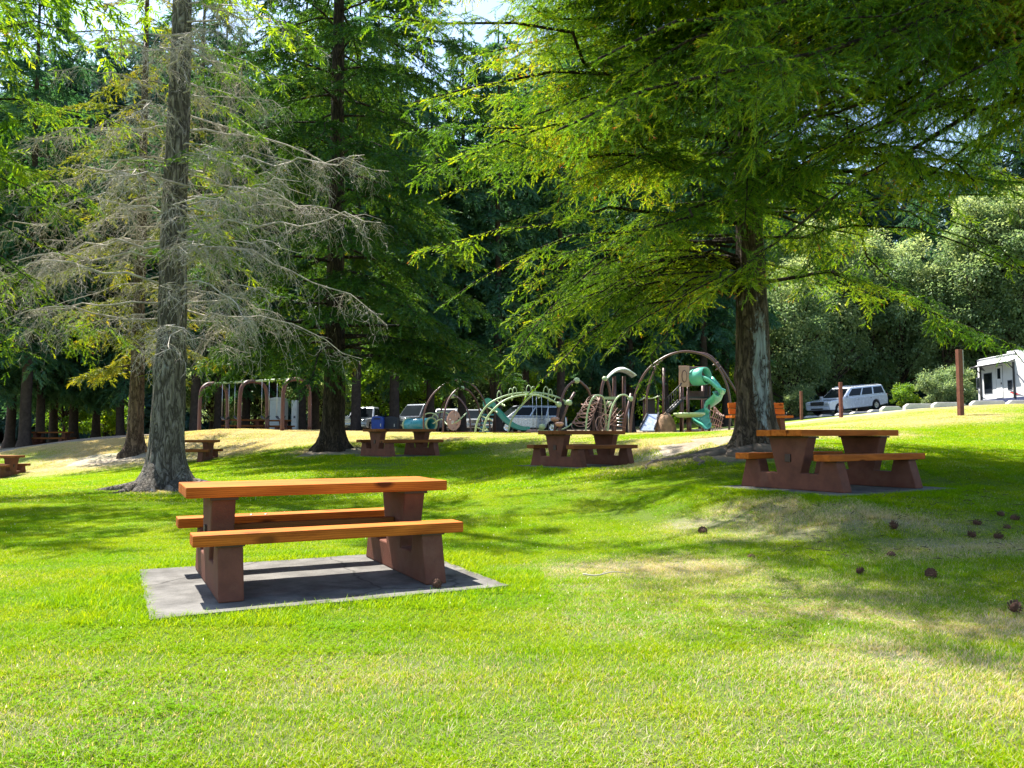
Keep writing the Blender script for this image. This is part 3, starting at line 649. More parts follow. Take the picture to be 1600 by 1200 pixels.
def tree(name, loc, label, cat, group, trunk_me, trunk_m, crown_me=None, crown_m=None, limb_me=None, limb_m=None, rz=0.0, s=1.0, extra=()):
    t = empty(name, loc, rz, label, cat, group); t.scale = (s, s, s)
    link_shared('trunk', trunk_me, trunk_m, t)
    if limb_me: link_shared('branches', limb_me, limb_m, t)
    if crown_me: link_shared('crown', crown_me, crown_m, t)
    for n_, me_, m_ in extra: link_shared(n_, me_, m_, t)
    return t
def link_shared(name, me, mat, parent):
    if len(me.materials) == 0: me.materials.append(mat)
    o = bpy.data.objects.new(name, me); COL.objects.link(o); o.parent = parent
    if 'itint' in me.attributes: o['kind'] = 'stuff'; grow(o, tuple(range(0, len(TN) + 1)))
    if o.data.materials[0] != mat: o.material_slots[0].link = 'OBJECT'; o.material_slots[0].material = mat
    return o
GA = math.pi * (3 - math.sqrt(5))

# ---- right fir with lichened trunk (long hanging boughs over most of the right half)
LATF = .27
def near_fir(r, z, az, ln, origin=None, per=7.0, ds=.075, a1=.22, a2=.44, coarse_above=9.0, droop=.3, tmpl=TN, sz=1.0, r0=.2, wob=.045, sub=7.0):
    P = branches(r, z, az, ln, a1, a2, wob, r0, 10, origin); wood = [tubes(P, taper(ln, 10, .0066, .004), 5)]; leaves = []
    low = z < coarse_above
    for sel, tm, per_, ds_, s_ in ((low, tmpl, per, ds, sz), (~low, TM, 3.2, .2, 1.2)):
        if not sel.any(): continue
        Q_, l, own, t = laterals(r, P[sel], ln[sel], per_, LATF, .10, (40, 72), droop)
        if tm is tmpl:
            mp_ = Q_[:, 1]; kp = fbm(mp_[:, 0] * 1.1 + mp_[:, 2] * .9, mp_[:, 1] * 1.1 - mp_[:, 2] * 1.3) > np.where(mp_[:, 2] > 5.6, .35, .42); Q_, l = Q_[kp], l[kp]
        wood.append(tubes(Q_, (.0035 * l + .0022)[:, None] * np.linspace(1, .3, 4)[None, :], 3))
        if tm is tmpl:
            Q2, l2, _, t2 = laterals(r, Q_, l, sub, .48, .08, (35, 70), .25, 3, .10)
            wood.append(flat_tubes(Q2, np.tile(np.array([.0028, .002, .0012]), (len(Q2), 1))))
            p, d, o2, tt = sprays(r, Q2, l2, ds_ * 1.1, (15, 65), .08); d = unit(d + r.normal(0, .25, d.shape))
            leaves.append(scatter(tm, p, d, r.uniform(.7, 1.15, len(p)) * s_, np.clip(clump_tint(p, r, .8, .9, .42) + .3 * (tt - .5), 0, .9), r))
        p, d, o2, tt = sprays(r, Q_, l, ds_ * (1.6 if tm is tmpl else 1), (20, 65), .4, .12)
        leaves.append(scatter(tm, p, d, r.uniform(.7, 1.15, len(p)) * s_, np.clip(clump_tint(p, r, .9, .6, .42) + .16 * (tt - .5), 0, .93), r))
        if tm is tmpl:      # a few rust coloured dead sprays
            k = r.random(len(p)) < .003
            if k.any(): leaves.append(scatter(tm, p[k], d[k] + np.array([0, 0, -.6]), np.full(k.sum(), 1.1), np.full(k.sum(), 1.0), r, None, 0))
            # bare hanging twigs
            kb = r.random(len(l)) < .5; q0 = Q_[kb][:, 1]; e = q0 + np.stack([r.normal(0, .12, kb.sum()), r.normal(0, .12, kb.sum()), -r.uniform(.1, .4, kb.sum())], 1)
            mid = (q0 + e) / 2 + r.normal(0, .03, q0.shape); wood.append(tubes(np.stack([q0, mid, e], 1), np.tile(np.array([.003, .0022, .0012]), (len(q0), 1)), 3))
        # sprays straight on the outer bough
        cn = P[sel]; p, d, o2, tt = sprays(r, cn, ln[sel], ds_ * .7, (25, 75), .3, .12)
        leaves.append(scatter(tm, p, d, r.uniform(.7, 1.1, len(p)) * s_, np.clip(clump_tint(p, r, .9, .6, .5), 0, .93), r))
    return wood, leaves
rD = np.random.default_rng(11)
DX, DY = ax(1180, 15.5), 15.5
nb = 54; zD = 3.3 + 13.5 * (np.arange(nb) / nb) ** 1.25; azD = np.arange(nb) * GA + rD.normal(0, .25, nb)
lnD = np.interp(zD, [3.2, 5, 9, 14, 17], [5.2, 5.6, 5.0, 3.0, 1.2]) * rD.uniform(.75, 1.12, nb)
# boughs seen towards the lens and to both sides, plus long shade throwing ones
ext = [(3.75, 2.75, 5.2), (3.4, 3.05, 4.6), (4.3, 3.45, 6.2), (4.9, 3.5, 6.6), (5.4, 3.3, 6.5), (4.9, 4.85, 5.0), (4.7, -.12, 4.6), (5.0, -.45, 4.6), (5.0, -.9, 5.0), (5.9, 3.2, 6.0), (6.3, 4.75, 5.6), (6.0, 3.6, 6.4), (5.2, 4.85, 5.2), (5.7, 5.2, 5.4), (6.9, 3.9, 5.8), (7.4, 4.4, 5.5), (4.0, 3.3, 5.8), (4.15, 2.4, 4.8), (6.6, 3.2, 5.8), (3.6, 2.2, 4.0),
    (6.2, 4.1, 7.4, .26), (6.8, 3.95, 7.8, .26), (7.3, 4.25, 8.2, .26), (6.5, 4.4, 7.2, .26), (7.8, 4.05, 8.0, .26), (7.0, 3.75, 7.4, .26), (8.1, 4.3, 7.6, .24), (6.4, 4.2, 7.6, .2), (7.5, 3.9, 8.2, .24), (8.4, 4.15, 8.0, .22), (6.6, 4.55, 6.6, .26), (7.1, 4.12, 7.8, .28), (8.8, 4.0, 7.4, .2), (9.0, 4.3, 7.0, .2), (7.9, 4.2, 9.2, .16), (8.3, 3.95, 9.2, .16), (7.6, 4.35, 9.0, .16), (8.7, 4.1, 9.4, .16), (8.0, 3.85, 9.0, .16), (7.4, 4.02, 9.0, .16), (8.5, 4.28, 9.2, .18), (8.9, 3.9, 8.8, .18), (7.7, 4.12, 8.6, .2), (8.2, 4.4, 8.8, .16),  # long high boughs added to shade the foreground lawn
    (3.4, 3.4, 3.3, .62), (3.3, 3.0, 3.0, .6), (3.5, 3.6, 3.5, .6), (3.5, 3.5, 2.6, .66), (3.4, 3.2, 3.9, .55), (3.7, 2.9, 4.8, .6), (3.6, 3.3, 4.6, .6), (3.45, 2.75, 3.6, .6), (3.05, 4.0, 3.5, .56), (3.0, 3.82, 4.1, .48), (3.1, 4.12, 3.2, .58), (3.15, 3.9, 3.8, .54), (3.0, 3.72, 4.2, .44), (3.12, 3.95, 3.0, .6), (3.1, 3.6, 4.6, .42), (3.15, 3.78, 3.5, .5), (4.6, 4.6, 3.4, .5), (4.9, 4.3, 3.8, .46), (5.2, 4.75, 4.0, .48), (5.6, 4.5, 4.2, .46), (6.0, 4.85, 4.4, .46), (4.7, 4.95, 3.4, .46), (6.4, 4.35, 4.6, .4), (5.0, 5.15, 3.8, .42), (6.8, 4.7, 4.8, .4), (7.3, 5.0, 4.8, .36), (6.9, -.8, 5.0, .36), (7.4, -.4, 5.0, .34), (6.2, -1.1, 4.8, .36), (7.9, .2, 4.8, .34), (6.6, .15, 4.8, .36), (3.5, 3.25, 4.4, .5), (3.6, 3.55, 3.8, .5), (4.2, 3.1, 4.6, .56), (4.4, 3.4, 5.0, .56), (3.4, 2.6, 4.2, .45), (4.9, -.7, 3.6, .3), (5.0, .1, 4.8, .3), (4.6, -.25, 4.9, .22), (7.8, 3.4, 5.6), (8.3, 4.0, 5.2), (8.0, 4.8, 5.0), (8.6, 3.0, 5.4), (7.2, 5.3, 5.2), (7.6, -.6, 5.0), (6.4, -.3, 5.2), (8.4, -.2, 4.8)]
zD = np.concatenate([zD, [e[0] for e in ext]]); azD = np.concatenate([azD, [e[1] for e in ext]]); lnD = np.concatenate([lnD, [e[2] for e in ext]]); a2D = np.concatenate([np.full(nb, .44), [e[3] + .08 if len(e) > 3 else .44 for e in ext]])
# keep the trunk's lower part clear towards the lens
tow = np.cos(azD - 4.45); low_ = np.array([len(e) > 3 and e[0] < 3.2 for e in [(9,)] * nb + ext]); zD = np.where((tow > .72) & (zD < 4.3) & ~low_, zD + 1.3, zD)
wD, lD = near_fir(rD, zD, azD, lnD, a2=a2D)
tD = trunk_mesh(np.random.default_rng(3), 18, .345, 1.5, (-.25, .1), 80, .10, .05, .07, 3)
tree('fir_tree', (DX, DY, gz(DX, DY)), 'broad fir with a lichened trunk and long hanging boughs behind the right picnic table', 'tree', 'trees on the lawn', tD, M['bark_brown'], leaf_mesh('crown', lD), M['fir_near'], wood_mesh('branches', wD), M['bark_dark'])

# ---- firs standing outside the view whose boughs reach in
def side_fir(seed, x, y, boughs, label, nz_=26, z0=4.2, H=15):
    r = np.random.default_rng(seed); n0 = nz_
    z = z0 + 1.5 + (H - z0 - 2) * (np.arange(n0) / n0) ** 1.1; a = np.arange(n0) * GA; l = np.interp(z, [z0, H], [4.4, 1.0]) * r.uniform(.8, 1.1, n0)
    z2 = np.array([b[0] for b in boughs]); a2 = np.array([b[1] for b in boughs]); l2 = np.array([b[2] for b in boughs])
    dr_ = np.array([b[3] if len(b) > 3 else .30 for b in boughs]); w, lv = near_fir(r, z2, a2, l2, None, 6.5, .075, .16, dr_ + .10, 8.6, .6)
    w3, lv3 = near_fir(r, z, a, l, None, 3, .2, .1, .4, 0, .5)
    tree('fir_tree', (x, y, gz(x, y)), label, 'tree', 'trees on the lawn', trunk_mesh(r, H, .3, 1.5, (0, 0), 20), M['bark_fir'], leaf_mesh('crown', lv + lv3), M['fir_near'], wood_mesh('branches', w + w3), M['bark_dark'])
side_fir(21, 8.9, 9.6, [(5.2, 3.05, 6.6), (5.3, 3.3, 6.0), (5.5, 2.85, 6.6), (5.8, 3.2, 6.8), (5.4, 2.9, 4.8), (5.9, 3.0, 6.2), (6.3, 3.25, 6.4), (6.0, 2.7, 6.0), (6.6, 2.9, 5.8), (5.6, 3.5, 5.4), (5.4, 2.65, 4.8), (6.9, 3.1, 5.6), (5.2, 3.15, 4.0), (5.5, 3.45, 5.6), (7.4, 2.95, 5.6), (7.0, 3.4, 5.4), (5.1, 3.15, 5.2), (6.2, 3.05, 4.6), (5.7, 2.75, 5.0), (5.6, 2.95, 5.0), (6.1, 3.0, 5.6), (6.6, 3.2, 6.2), (5.9, 3.35, 5.2), (7.0, 2.85, 6.0), (6.4, 2.75, 5.4), (7.3, 3.1, 6.4), (6.8, 3.5, 5.2), (5.6, 3.2, 8.4), (5.9, 3.05, 8.4), (6.4, 3.3, 8.2), (6.9, 3.15, 8.2), (7.6, 3.0, 8.4, .12), (8.0, 3.2, 8.8, .12), (8.4, 3.4, 8.6, .14), (8.8, 3.1, 8.6, .14), (7.9, 3.5, 8.4, .14), (9.2, 3.3, 8.0, .14), (8.2, 2.9, 8.0, .12), (9.6, 3.45, 7.6, .12), (7.4, 3.35, 8.8, .12), (9.0, 3.6, 8.0, .12)], 'fir standing past the right border whose boughs sweep into the upper right corner', 30, 5.2)
side_fir(22, -12.6, 14.6, [(4.9, .12, 4.9), (4.4, -.1, 4.8), (3.6, .25, 4.2), (3.3, -.3, 4.4), (5.4, -.25, 5.0), (4.0, .45, 4.2), (3.0, -.05, 3.4), (5.8, .2, 4.6), (2.9, -.5, 4.0), (4.6, -.55, 5.0), (6.3, -.1, 4.8), (3.8, -.75, 4.4), (7.6, 0, 5.2, .15), (8.4, .3, 5.0, .15), (9.2, -.25, 5.2, .15), (10, .05, 5.0, .15), (10.8, .3, 4.8, .15), (8.0, -.4, 5.2, .15), (9.6, -.5, 5.0, .15), (11.6, 0, 4.6, .15), (12.4, -.2, 4.4, .15)], 'fir past the left border whose bright green boughs hang into view', 46, 5.6, 17)
# tall fir outside the right border that throws the slope into shade
rE = np.random.default_rng(31)

# ---- middle fir: dense dark boughs in layers
def mid_fir(seed, x, y, H, z0, nbr, Lb, label, rad, bk, fm, group='trees on the lawn', lean=(0, 0), per=5.4, ds=.15, gap=None, a1=.06, a2=.34, tm=TM, ts=1.0, base=.42, extra=None):
    r = np.random.default_rng(seed); z = z0 + (H - z0 - .5) * (np.arange(nbr) / nbr) ** 1.12; a = np.arange(nbr) * GA + r.normal(0, .2, nbr)
    l = Lb * np.interp((z - z0) / (H - z0), [0, .15, .5, .75, 1], [.9, 1, .95, .6, .12]) * r.uniform(.7, 1.15, nbr)
    if extra:
        z = np.concatenate([z, [e[0] for e in extra]]); a = np.concatenate([a, [e[1] for e in extra]]); l = np.concatenate([l, [e[2] for e in extra]])
    P = branches(r, z, a, l, a1, a2, .02, rad * .5, 8); wood = [tubes(P, taper(l, 8, .009, .004), 4)]
    Q_, ll, own, t = laterals(r, P, l, per, .36, .15, (42, 70), .3); wood.append(tubes(Q_, (.004 * ll + .003)[:, None] * np.linspace(1, .3, 4)[None, :], 3))
    p, d, o2, tt = sprays(r, Q_, ll, ds, (20, 62), .32); lv = [scatter(tm, p, d, r.uniform(.75, 1.2, len(p)) * ts, np.clip(clump_tint(p, r, 1.3, .5, base) + .3 * (tt - .6), 0, 1), r)]
    p, d, o2, tt = sprays(r, P, l, ds * .7, (15, 55), .3, .3); lv.append(scatter(tm, p, d, r.uniform(.75, 1.2, len(p)) * ts, np.clip(clump_tint(p, r, 1.3, .5, base + .06), 0, 1), r))
    return tree('fir_tree', (x, y, gz(x, y)), label, 'tree', group, trunk_mesh(r, H, rad, 1.6, lean, 28, .08, .05, .2), bk, leaf_mesh('crown', lv), fm, wood_mesh('branches', wood), M['bark_dark'])
CX = ax(522, 25.5)
mid_fir(41, CX, 25.5, 24, 2.9, 112, 5.0, 'dense dark fir with layered boughs in the middle of the lawn', .36, M['bark_dark'], M['fir_mid'], extra=[(3.2, -.15, 5.6), (3.9, 3.3, 4.2), (3.6, -.3, 5.2), (3.6, 3.9, 3.6), (4.0, 3.0, 4.4), (2.9, -.5, 4.6)])
BX = ax(213, 31)
mid_fir(42, BX, 31, 20, 4.0, 52, 3.4, 'slim brown trunked fir with yellowish boughs behind the grey spruce', .30, M['bark_red'], M['fir_yellow'], per=4.6, ds=.18, extra=[(3.2, 3.2, 2.2), (3.4, 2.6, 2.4), (3.0, -.2, 2.0), (3.3, 4.2, 2.2)])

# ---- grey spruce on the left: dead lower boughs full of fine twigs
rA = np.random.default_rng(51); AX, AY = ax(263, 16.3), 16.3
nA = 52; zA = 2.9 + 8.0 * (np.arange(nA) / nA); azA = np.arange(nA) * GA * 1.03 + rA.normal(0, .3, nA); lA = np.interp(zA, [2.9, 4.5, 8, 11], [2.8, 3.5, 3.4, 2.8]) * rA.uniform(.4, 1.1, nA)
ext = [(3.35, 3.1, 3.4), (4.2, 2.95, 3.9), (5.0, 3.25, 4.2), (5.6, 2.9, 4.2), (6.6, 3.15, 4.0), (7.4, 3.0, 3.8), (3.7, -.15, 3.6), (4.5, .1, 4.2), (5.2, -.1, 4.4), (5.9, .12, 4.0), (6.5, -.2, 4.2), (7.2, .05, 4.0), (4.0, -.5, 3.4), (3.8, 3.6, 3.2), (4.7, 3.7, 3.6), (5.4, -.6, 3.6)]
zA = np.concatenate([zA, [e[0] for e in ext]]); azA = np.concatenate([azA, [e[1] for e in ext]]); lA = np.concatenate([lA, [e[2] for e in ext]])
PA = branches(rA, zA, azA, lA, .12, .30, .065, .15, 12); wA = [tubes(PA, taper(lA, 12, .0062, .003), 5)]
QA, lq, own, t = laterals(rA, PA, lA, 7.5, .25, .10, (20, 95), 1.0, 5); lat_w = (.0022 * lq + .0032)[:, None] * np.linspace(1, .35, 5)[None, :]
dead = [tubes(QA, lat_w, 3)]
def ribbons(r, Q_, l, ds, ln, wd, droop=.3):
    p, d, o, t = sprays(r, Q_, l, ds, (25, 85), droop); n = len(p); L_ = ln * r.uniform(.5, 1.4, n)
    e1 = p + d * (L_ * .5)[:, None] + r.normal(0, .02, (n, 3)); d2 = unit(d + r.normal(0, .45, (n, 3)) + np.array([0, 0, -.25])); e2 = e1 + d2 * (L_ * .5)[:, None]
    return flat_tubes(np.stack([p, e1, e2], 1), np.tile(np.array([1, .75, .35]) * wd, (n, 1))), np.stack([p, e1, e2], 1), L_
tw, Q3, L3 = ribbons(rA, QA, lq, .06, .26, .0034); dead.append(tw)
tw, _, _ = ribbons(rA, Q3, L3, .12, .12, .003); dead.append(tw)
nU = 26; zU = 10.0 + 9 * (np.arange(nU) / nU); aU = np.arange(nU) * GA; lU = np.interp(zU, [10, 19], [2.6, .5]) * rA.uniform(.8, 1.1, nU)
_, lvU = near_fir(rA, zU, aU, lU, None, 3, .2, .1, .4, 0)
zg = np.concatenate([rA.uniform(4.4, 9.5, 26)]); ag = np.where(rA.random(26) < .7, rA.uniform(-1.2, 1.0, 26), rA.uniform(0, 6.28, 26)); lg = rA.uniform(.7, 2.2, 26)
wg, lvg = near_fir(rA, zg, ag, lg, None, 6, .1, .05, .4, 99, .4)
t = tree('spruce_tree', (AX, AY, gz(AX, AY)), 'grey trunked spruce with dead lichen covered lower boughs behind the foreground table', 'tree', 'trees on the lawn', trunk_mesh(np.random.default_rng(8), 20, .335, 1.95, (.15, 0), 80, .08, .05, .07, 9), M['bark_grey'], leaf_mesh('crown', lvU + lvg), M['fir_near'], wood_mesh('branches', wA + wg), M['dead_twig'], extra=[('dead_twigs', wood_mesh('dead_twigs', dead), M['dead_twig'])])

# ------------------------------------------------------------------ background wood
def far_conifer(seed, H, z0, nbr, Lb, tm=TF, per=4.2, ds=.30, ts=1.0, a2=.45):
    r = np.random.default_rng(seed); z = z0 + (H - z0 - .4) * (np.arange(nbr) / nbr) ** 1.05; a = np.arange(nbr) * GA + r.normal(0, .2, nbr)
    l = Lb * np.interp((z - z0) / (H - z0), [0, .12, .7, .92, 1], [.8, 1, .9, .55, .1]) * r.uniform(.6, 1.2, nbr)
    P = branches(r, z, a, l, .05, a2, .025, .1, 6); wood = [tubes(P, taper(l, 6, .009, .006), 3)]
    Q_, ll, own, t = laterals(r, P, l, per, .4, .15, (42, 70), .35)
    p, d, o2, tt = sprays(r, Q_, ll, ds, (20, 60), .4); lv = [scatter(tm, p, d, r.uniform(.7, 1.2, len(p)) * ts, np.clip(clump_tint(p, r, 2.2, .6, .42) + .2 * (tt - .6), 0, 1), r)]
    p, d, o2, tt = sprays(r, P, l, ds * .8, (15, 55), .35, .25); lv.append(scatter(tm, p, d, r.uniform(.7, 1.2, len(p)) * ts, np.clip(clump_tint(p, r, 2.2, .6, .45), 0, 1), r))
    return trunk_mesh(r, H, .34, 1.35, (0, 0), 12, .05, .05, .5), wood_mesh('branches', wood), leaf_mesh('crown', lv)
FC = [far_conifer(100, 30, 5.6, 88, 3.8), far_conifer(101, 27, 4.4, 92, 4.2), far_conifer(102, 32, 6.2, 88, 3.6), far_conifer(103, 24, 3.4, 84, 3.6), far_conifer(104, 30, 6.0, 90, 2.4, a2=.3)]
def broadleaf(seed, H, w, z0, n_clump, n_leaf, ls):
    r = np.random.default_rng(seed); V = []; A = []
    c = r.normal(0, 1, (n_clump, 3)); c = unit(c) * (r.random((n_clump, 1)) ** .33); c[:, :2] *= w / 2 * (1 - .35 * np.clip(c[:, 2:3], 0, 1)); c[:, 2] = z0 + (H - z0) * (c[:, 2] * .5 + .5)
    own = r.integers(0, n_clump, n_leaf); q = unit(r.normal(0, 1, (n_leaf, 3))) * (r.random((n_leaf, 1)) ** .4); cs = r.uniform(.5, 1.15, n_clump) * w * .16
    p = c[own] + q * cs[own][:, None] * np.array([1, 1, .75]); d = unit(q + r.normal(0, .6, (n_leaf, 3)) + np.array([0, 0, -.3]))
    T = [(np.array([[0, 0, 0], [.5, .28, .05], [1, 0, -.08], [0, 0, 0], [1, 0, -.08], [.5, -.28, .05]]), np.full(6, .5))]
    lv = [scatter(T, p, d, ls * r.uniform(.6, 1.3, n_leaf), np.clip(r.normal(.45, .2, n_clump)[own] + r.normal(0, .12, n_leaf), 0, 1), r, None, 0)]
    n = n_clump // 2; e = c[:n]; s0 = np.zeros((n, 3)); s0[:, 2] = np.minimum(e[:, 2] * .5, z0 + .3 * (H - z0)); mid = (s0 + e) / 2 + r.normal(0, .15, (n, 3)); wood = [tubes(np.stack([s0, mid, e], 1), np.tile(np.array([.06, .04, .015]), (n, 1)) * H / 6, 4)]
    return trunk_mesh(r, H * .72, .018 * H + .03, 1.4, (r.normal(0, .2), 0), 10, .05, .03, .4), wood_mesh('branches', wood), leaf_mesh('crown', lv)
BL = [broadleaf(200, 4.2, 4.6, .3, 40, 6000, .22), broadleaf(201, 6.5, 5.0, .6, 55, 8000, .24), broadleaf(202, 14, 8.5, 1.0, 120, 30000, .26), broadleaf(203, 18, 8.0, 1.5, 140, 34000, .27)]
def far(px, D, var, s, label, mat='fir_far', rz=None, kind='conifer', group='firs at the edge of the wood'):
    x = ax(px, D); y = D; mm = FC if kind == 'conifer' else BL; t, w, c = mm[var]
    nm = 'conifer_tree' if kind == 'conifer' else ('bush' if var == 0 else 'broadleaf_tree')
    return tree(nm, (x, y, gz(x, y) - .05), label, 'tree' if nm != 'bush' else 'bush', group, t, M['bark_far'], c, M[mat], w, M['bark_far'], random.uniform(0, 6.28) if rz is None else rz, s)
FARL = [(-60, 44, 1, .95, 'outermost dark conifer on the far left, cut by the border'), (18, 49, 1, 1.0, 'dark conifer behind the cut off picnic table on the far left'), (40, 43, 0, 1.05, 'thick reddish trunk conifer nearest to the left border'), (64, 47, 1, .9, 'thin grey trunk conifer just right of the thick reddish one'), (84, 52, 3, .95, 'short dark conifer behind the distant shaded table'),
        (116, 50, 3, 1.0, 'dark conifer whose trunk stands against the bright yellow bush'), (151, 52, 1, .9, 'conifer between the yellow bush and the slim brown fir'), (188, 48, 1, .85, 'conifer directly left of the slim brown fir'), (250, 54, 1, 1.0, 'conifer hidden mostly behind the grey spruce trunk'), (305, 47, 2, .9, 'slender dark conifer just left of the swing set'),
        (342, 50, 0, .9, 'dark conifer seen through the left bay of the swings'), (385, 53, 3, .85, 'conifer behind the middle arch of the swings'), (428, 52, 1, .9, 'conifer behind the pale shed'), (470, 49, 0, .95, 'brown trunk conifer beside the right arch of the swings'), (492, 55, 2, .95, 'conifer just left of the dense dark fir trunk'),
        (556, 46, 0, .95, 'brown trunk conifer left of the blue recycling bin'), (616, 47, 2, 1.0, 'dark trunk conifer right of the black bin'), (672, 50, 1, .9, 'conifer in front of the grey pickup, left hoop'), (722, 51, 2, .9, 'conifer behind the brown hoop climber'), (778, 50, 0, .95, 'conifer rising behind the green straight slide'),
        (822, 54, 2, .85, 'leaning trunk conifer before the silver van'), (876, 52, 0, .95, 'dark conifer behind the mushroom steps'), (930, 58, 3, 1.0, 'conifer behind the spiral climber'), (985, 56, 1, .95, 'conifer behind the pale play roof'), (1040, 60, 0, .95, 'conifer behind the stair tower'), (1100, 57, 2, 1.0, 'dark conifer behind the spiral slide'), (1135, 60, 0, 1.0, 'conifer behind the right leg of the double arch'),
        (1215, 98, 1, 1.05, 'conifer rising just right of the lichened fir'), (1300, 106, 0, 1.1, 'tall conifer behind the white car'), (1450, 100, 1, 1.0, 'dark trunk conifer standing right of the white car'), (1520, 112, 0, 1.1, 'tall conifer behind the tall brown post'), (1600, 104, 1, 1.05, 'conifer behind the trailer at the right border'), (1380, 110, 2, 1.05, 'thin conifer above the rear of the white car'), (1690, 98, 0, 1.1, 'conifer past the right border')]
for i, (px, D, v, s, lab) in enumerate(FARL): far(px, D, v, s * (.92 if 540 < px < 1140 else (.85 if px < 260 else 1.0)), lab)
far(771, 62, 4, 1.0, 'tall slender bluish conifer standing against the patch of sky', 'fir_blue')
far(700, 70, 4, .95, 'thin bluish conifer left of the patch of sky', 'fir_blue')
far(845, 68, 4, .95, 'thin bluish conifer right of the patch of sky', 'fir_blue')
for px, D, v, s, lab, m in [(100, 56, 1, .85, 'bright yellow green bush between the left trunks', 'leaf_bright'), (165, 58, 0, .95, 'low bright bush behind the slim brown fir', 'leaf_bright'), (330, 58, 1, 1.0, 'green bush behind the left swing arch', 'leaf_soft'), (398, 57, 1, .95, 'light green bush behind the middle of the swings', 'leaf_soft'), (500, 60, 1, 1.1, 'green bush between swings and dense fir', 'leaf_soft'),
                     (585, 62, 1, 1.1, 'bush behind the blue recycling bin', 'leaf_bright'), (650, 63, 1, 1.2, 'bright bush above the grey pickup', 'leaf_bright'), (745, 64, 1, 1.1, 'bush above the cars behind the hoop climber', 'leaf_soft'), (805, 66, 1, 1.0, 'yellow green bush above the silver van', 'leaf_bright'), (865, 63, 1, 1.0, 'bright bush behind the mushroom steps', 'leaf_bright'), (945, 62, 1, 1.1, 'bush behind the purple arch', 'leaf_soft'), (1045, 63, 1, 1.1, 'bright bush behind the stair railing', 'leaf_bright'), (1120, 62, 1, 1.0, 'bright bush between slide and double arch', 'leaf_bright')]:
    far(px, D, v, s, lab, m, None, 'broadleaf', 'bushes at the edge of the wood')
for px, D, v, s, lab in [(1235, 64, 2, .9, 'pale green tree left of the white car'), (1290, 68, 3, .95, 'tall pale tree above the white car bonnet'), (1350, 70, 3, .9, 'sunlit ivy clad tree above the white car roof'), (1410, 69, 2, 1.05, 'pale tree behind the rear of the white car'), (1475, 67, 2, .85, 'rounded tree just left of the tall brown post'), (1540, 66, 3, 1.0, 'large dark green tree behind the trailer'), (1610, 64, 3, 1.0, 'sunlit tree over the trailer roof'), (1190, 72, 3, .9, 'pale tree seen beside the lichened trunk')]:
    far(px, D, v, s, lab, 'leaf_soft', None, 'broadleaf', 'pale trees beyond the parking lot')
for px, D, s, lab in [(1465, 55, .62, 'round grey green bush left of the tall brown post'), (1490, 56, .7, 'round bush behind the tall brown post'), (1250, 60, .6, 'low bush in front of the white car'), (1415, 58, .45, 'small yellow green shrub behind the wheel stops')]:
    far(px, D, 0, s, lab, 'leaf_bright' if 'yellow' in lab else 'leaf_soft', None, 'broadleaf', 'bushes along the parking lot')
# the wood behind, one mass
def wood_mass():
    r = np.random.default_rng(300); V = []; A = []; T = []
    tr, wd, lv = far_conifer(301, 29, 1.5, 110, 4.4, TX, 2.4, .5, 1.0)
    nv = len(lv.vertices); v = np.empty(nv * 3, np.float32); lv.vertices.foreach_get('co', v); a = np.empty(nv, np.float32); lv.attributes['tint'].data.foreach_get('value', a)
    pos = []
    for D, step in ((84, 66), (95, 60), (110, 54)):
        for px in np.arange(-200, 1850, step):
            if 715 < px < 742: continue
            if px > 1120 and D < 100: continue
            
            pos.append((px + r.uniform(-16, 16), D + r.uniform(-4, 4)))
    pts = []; 
    for px, D in pos: x = ax(px, D); pts.append((x, D, gz(x, D) - .3))
    me = np_mesh('distant_wood', np.concatenate([v.reshape(-1, 3), pts]), np.arange(nv).reshape(-1, 3), dict(tint=np.concatenate([a, np.zeros(len(pts))]), hs=np.concatenate([np.ones(nv), r.uniform(1.15, 1.6, len(pts)) * np.where(np.abs(np.array([q[0] for q in pos]) - 735) < 45, .8, 1.0)])))
    k = me.attributes.new('part', 'INT', 'POINT'); k.data.foreach_set('value', np.concatenate([np.ones(nv), np.full(len(pts), 11)]).astype(np.int32))
    rot = np.zeros((nv + len(pts), 3), np.float32); rot[nv:, 2] = r.uniform(0, 6.28, len(pts))
    k = me.attributes.new('rot', 'FLOAT_VECTOR', 'POINT'); k.data.foreach_set('vector', rot.ravel())
    o = link('distant_wood', me, M['fir_blue']); tag(o, kind='stuff'); grow(o, (1,))
wood_mass()
# roots spreading from the right fir
rt = MB(); root_r = random.Random(4)
for k, (a, l) in enumerate([(3.4, 2.3), (3.7, 1.8), (4.1, 1.5), (3.1, 1.9), (4.7, 1.2), (5.4, 1.1), (2.8, 1.4)]):
    pts = []
    for i in range(9):
        s = .25 + l * i / 8; aa = a + .25 * math.sin(i * .9 + k); x = DX + s * math.cos(aa); y = DY + s * math.sin(aa); pts.append((x - DX, y - DY, gz(x, y) - gz(DX, DY) + .05 * (1 - i / 8) - .02 + root_r.uniform(-.02, .03)))
    rt.tube(pts, [.11 * (1 - i / 9.5) + .012 for i in range(9)], 7)
ro = rt.build('roots', M['soil'], [o for o in bpy.data.objects if o.get('label', '').startswith('broad fir')][0])

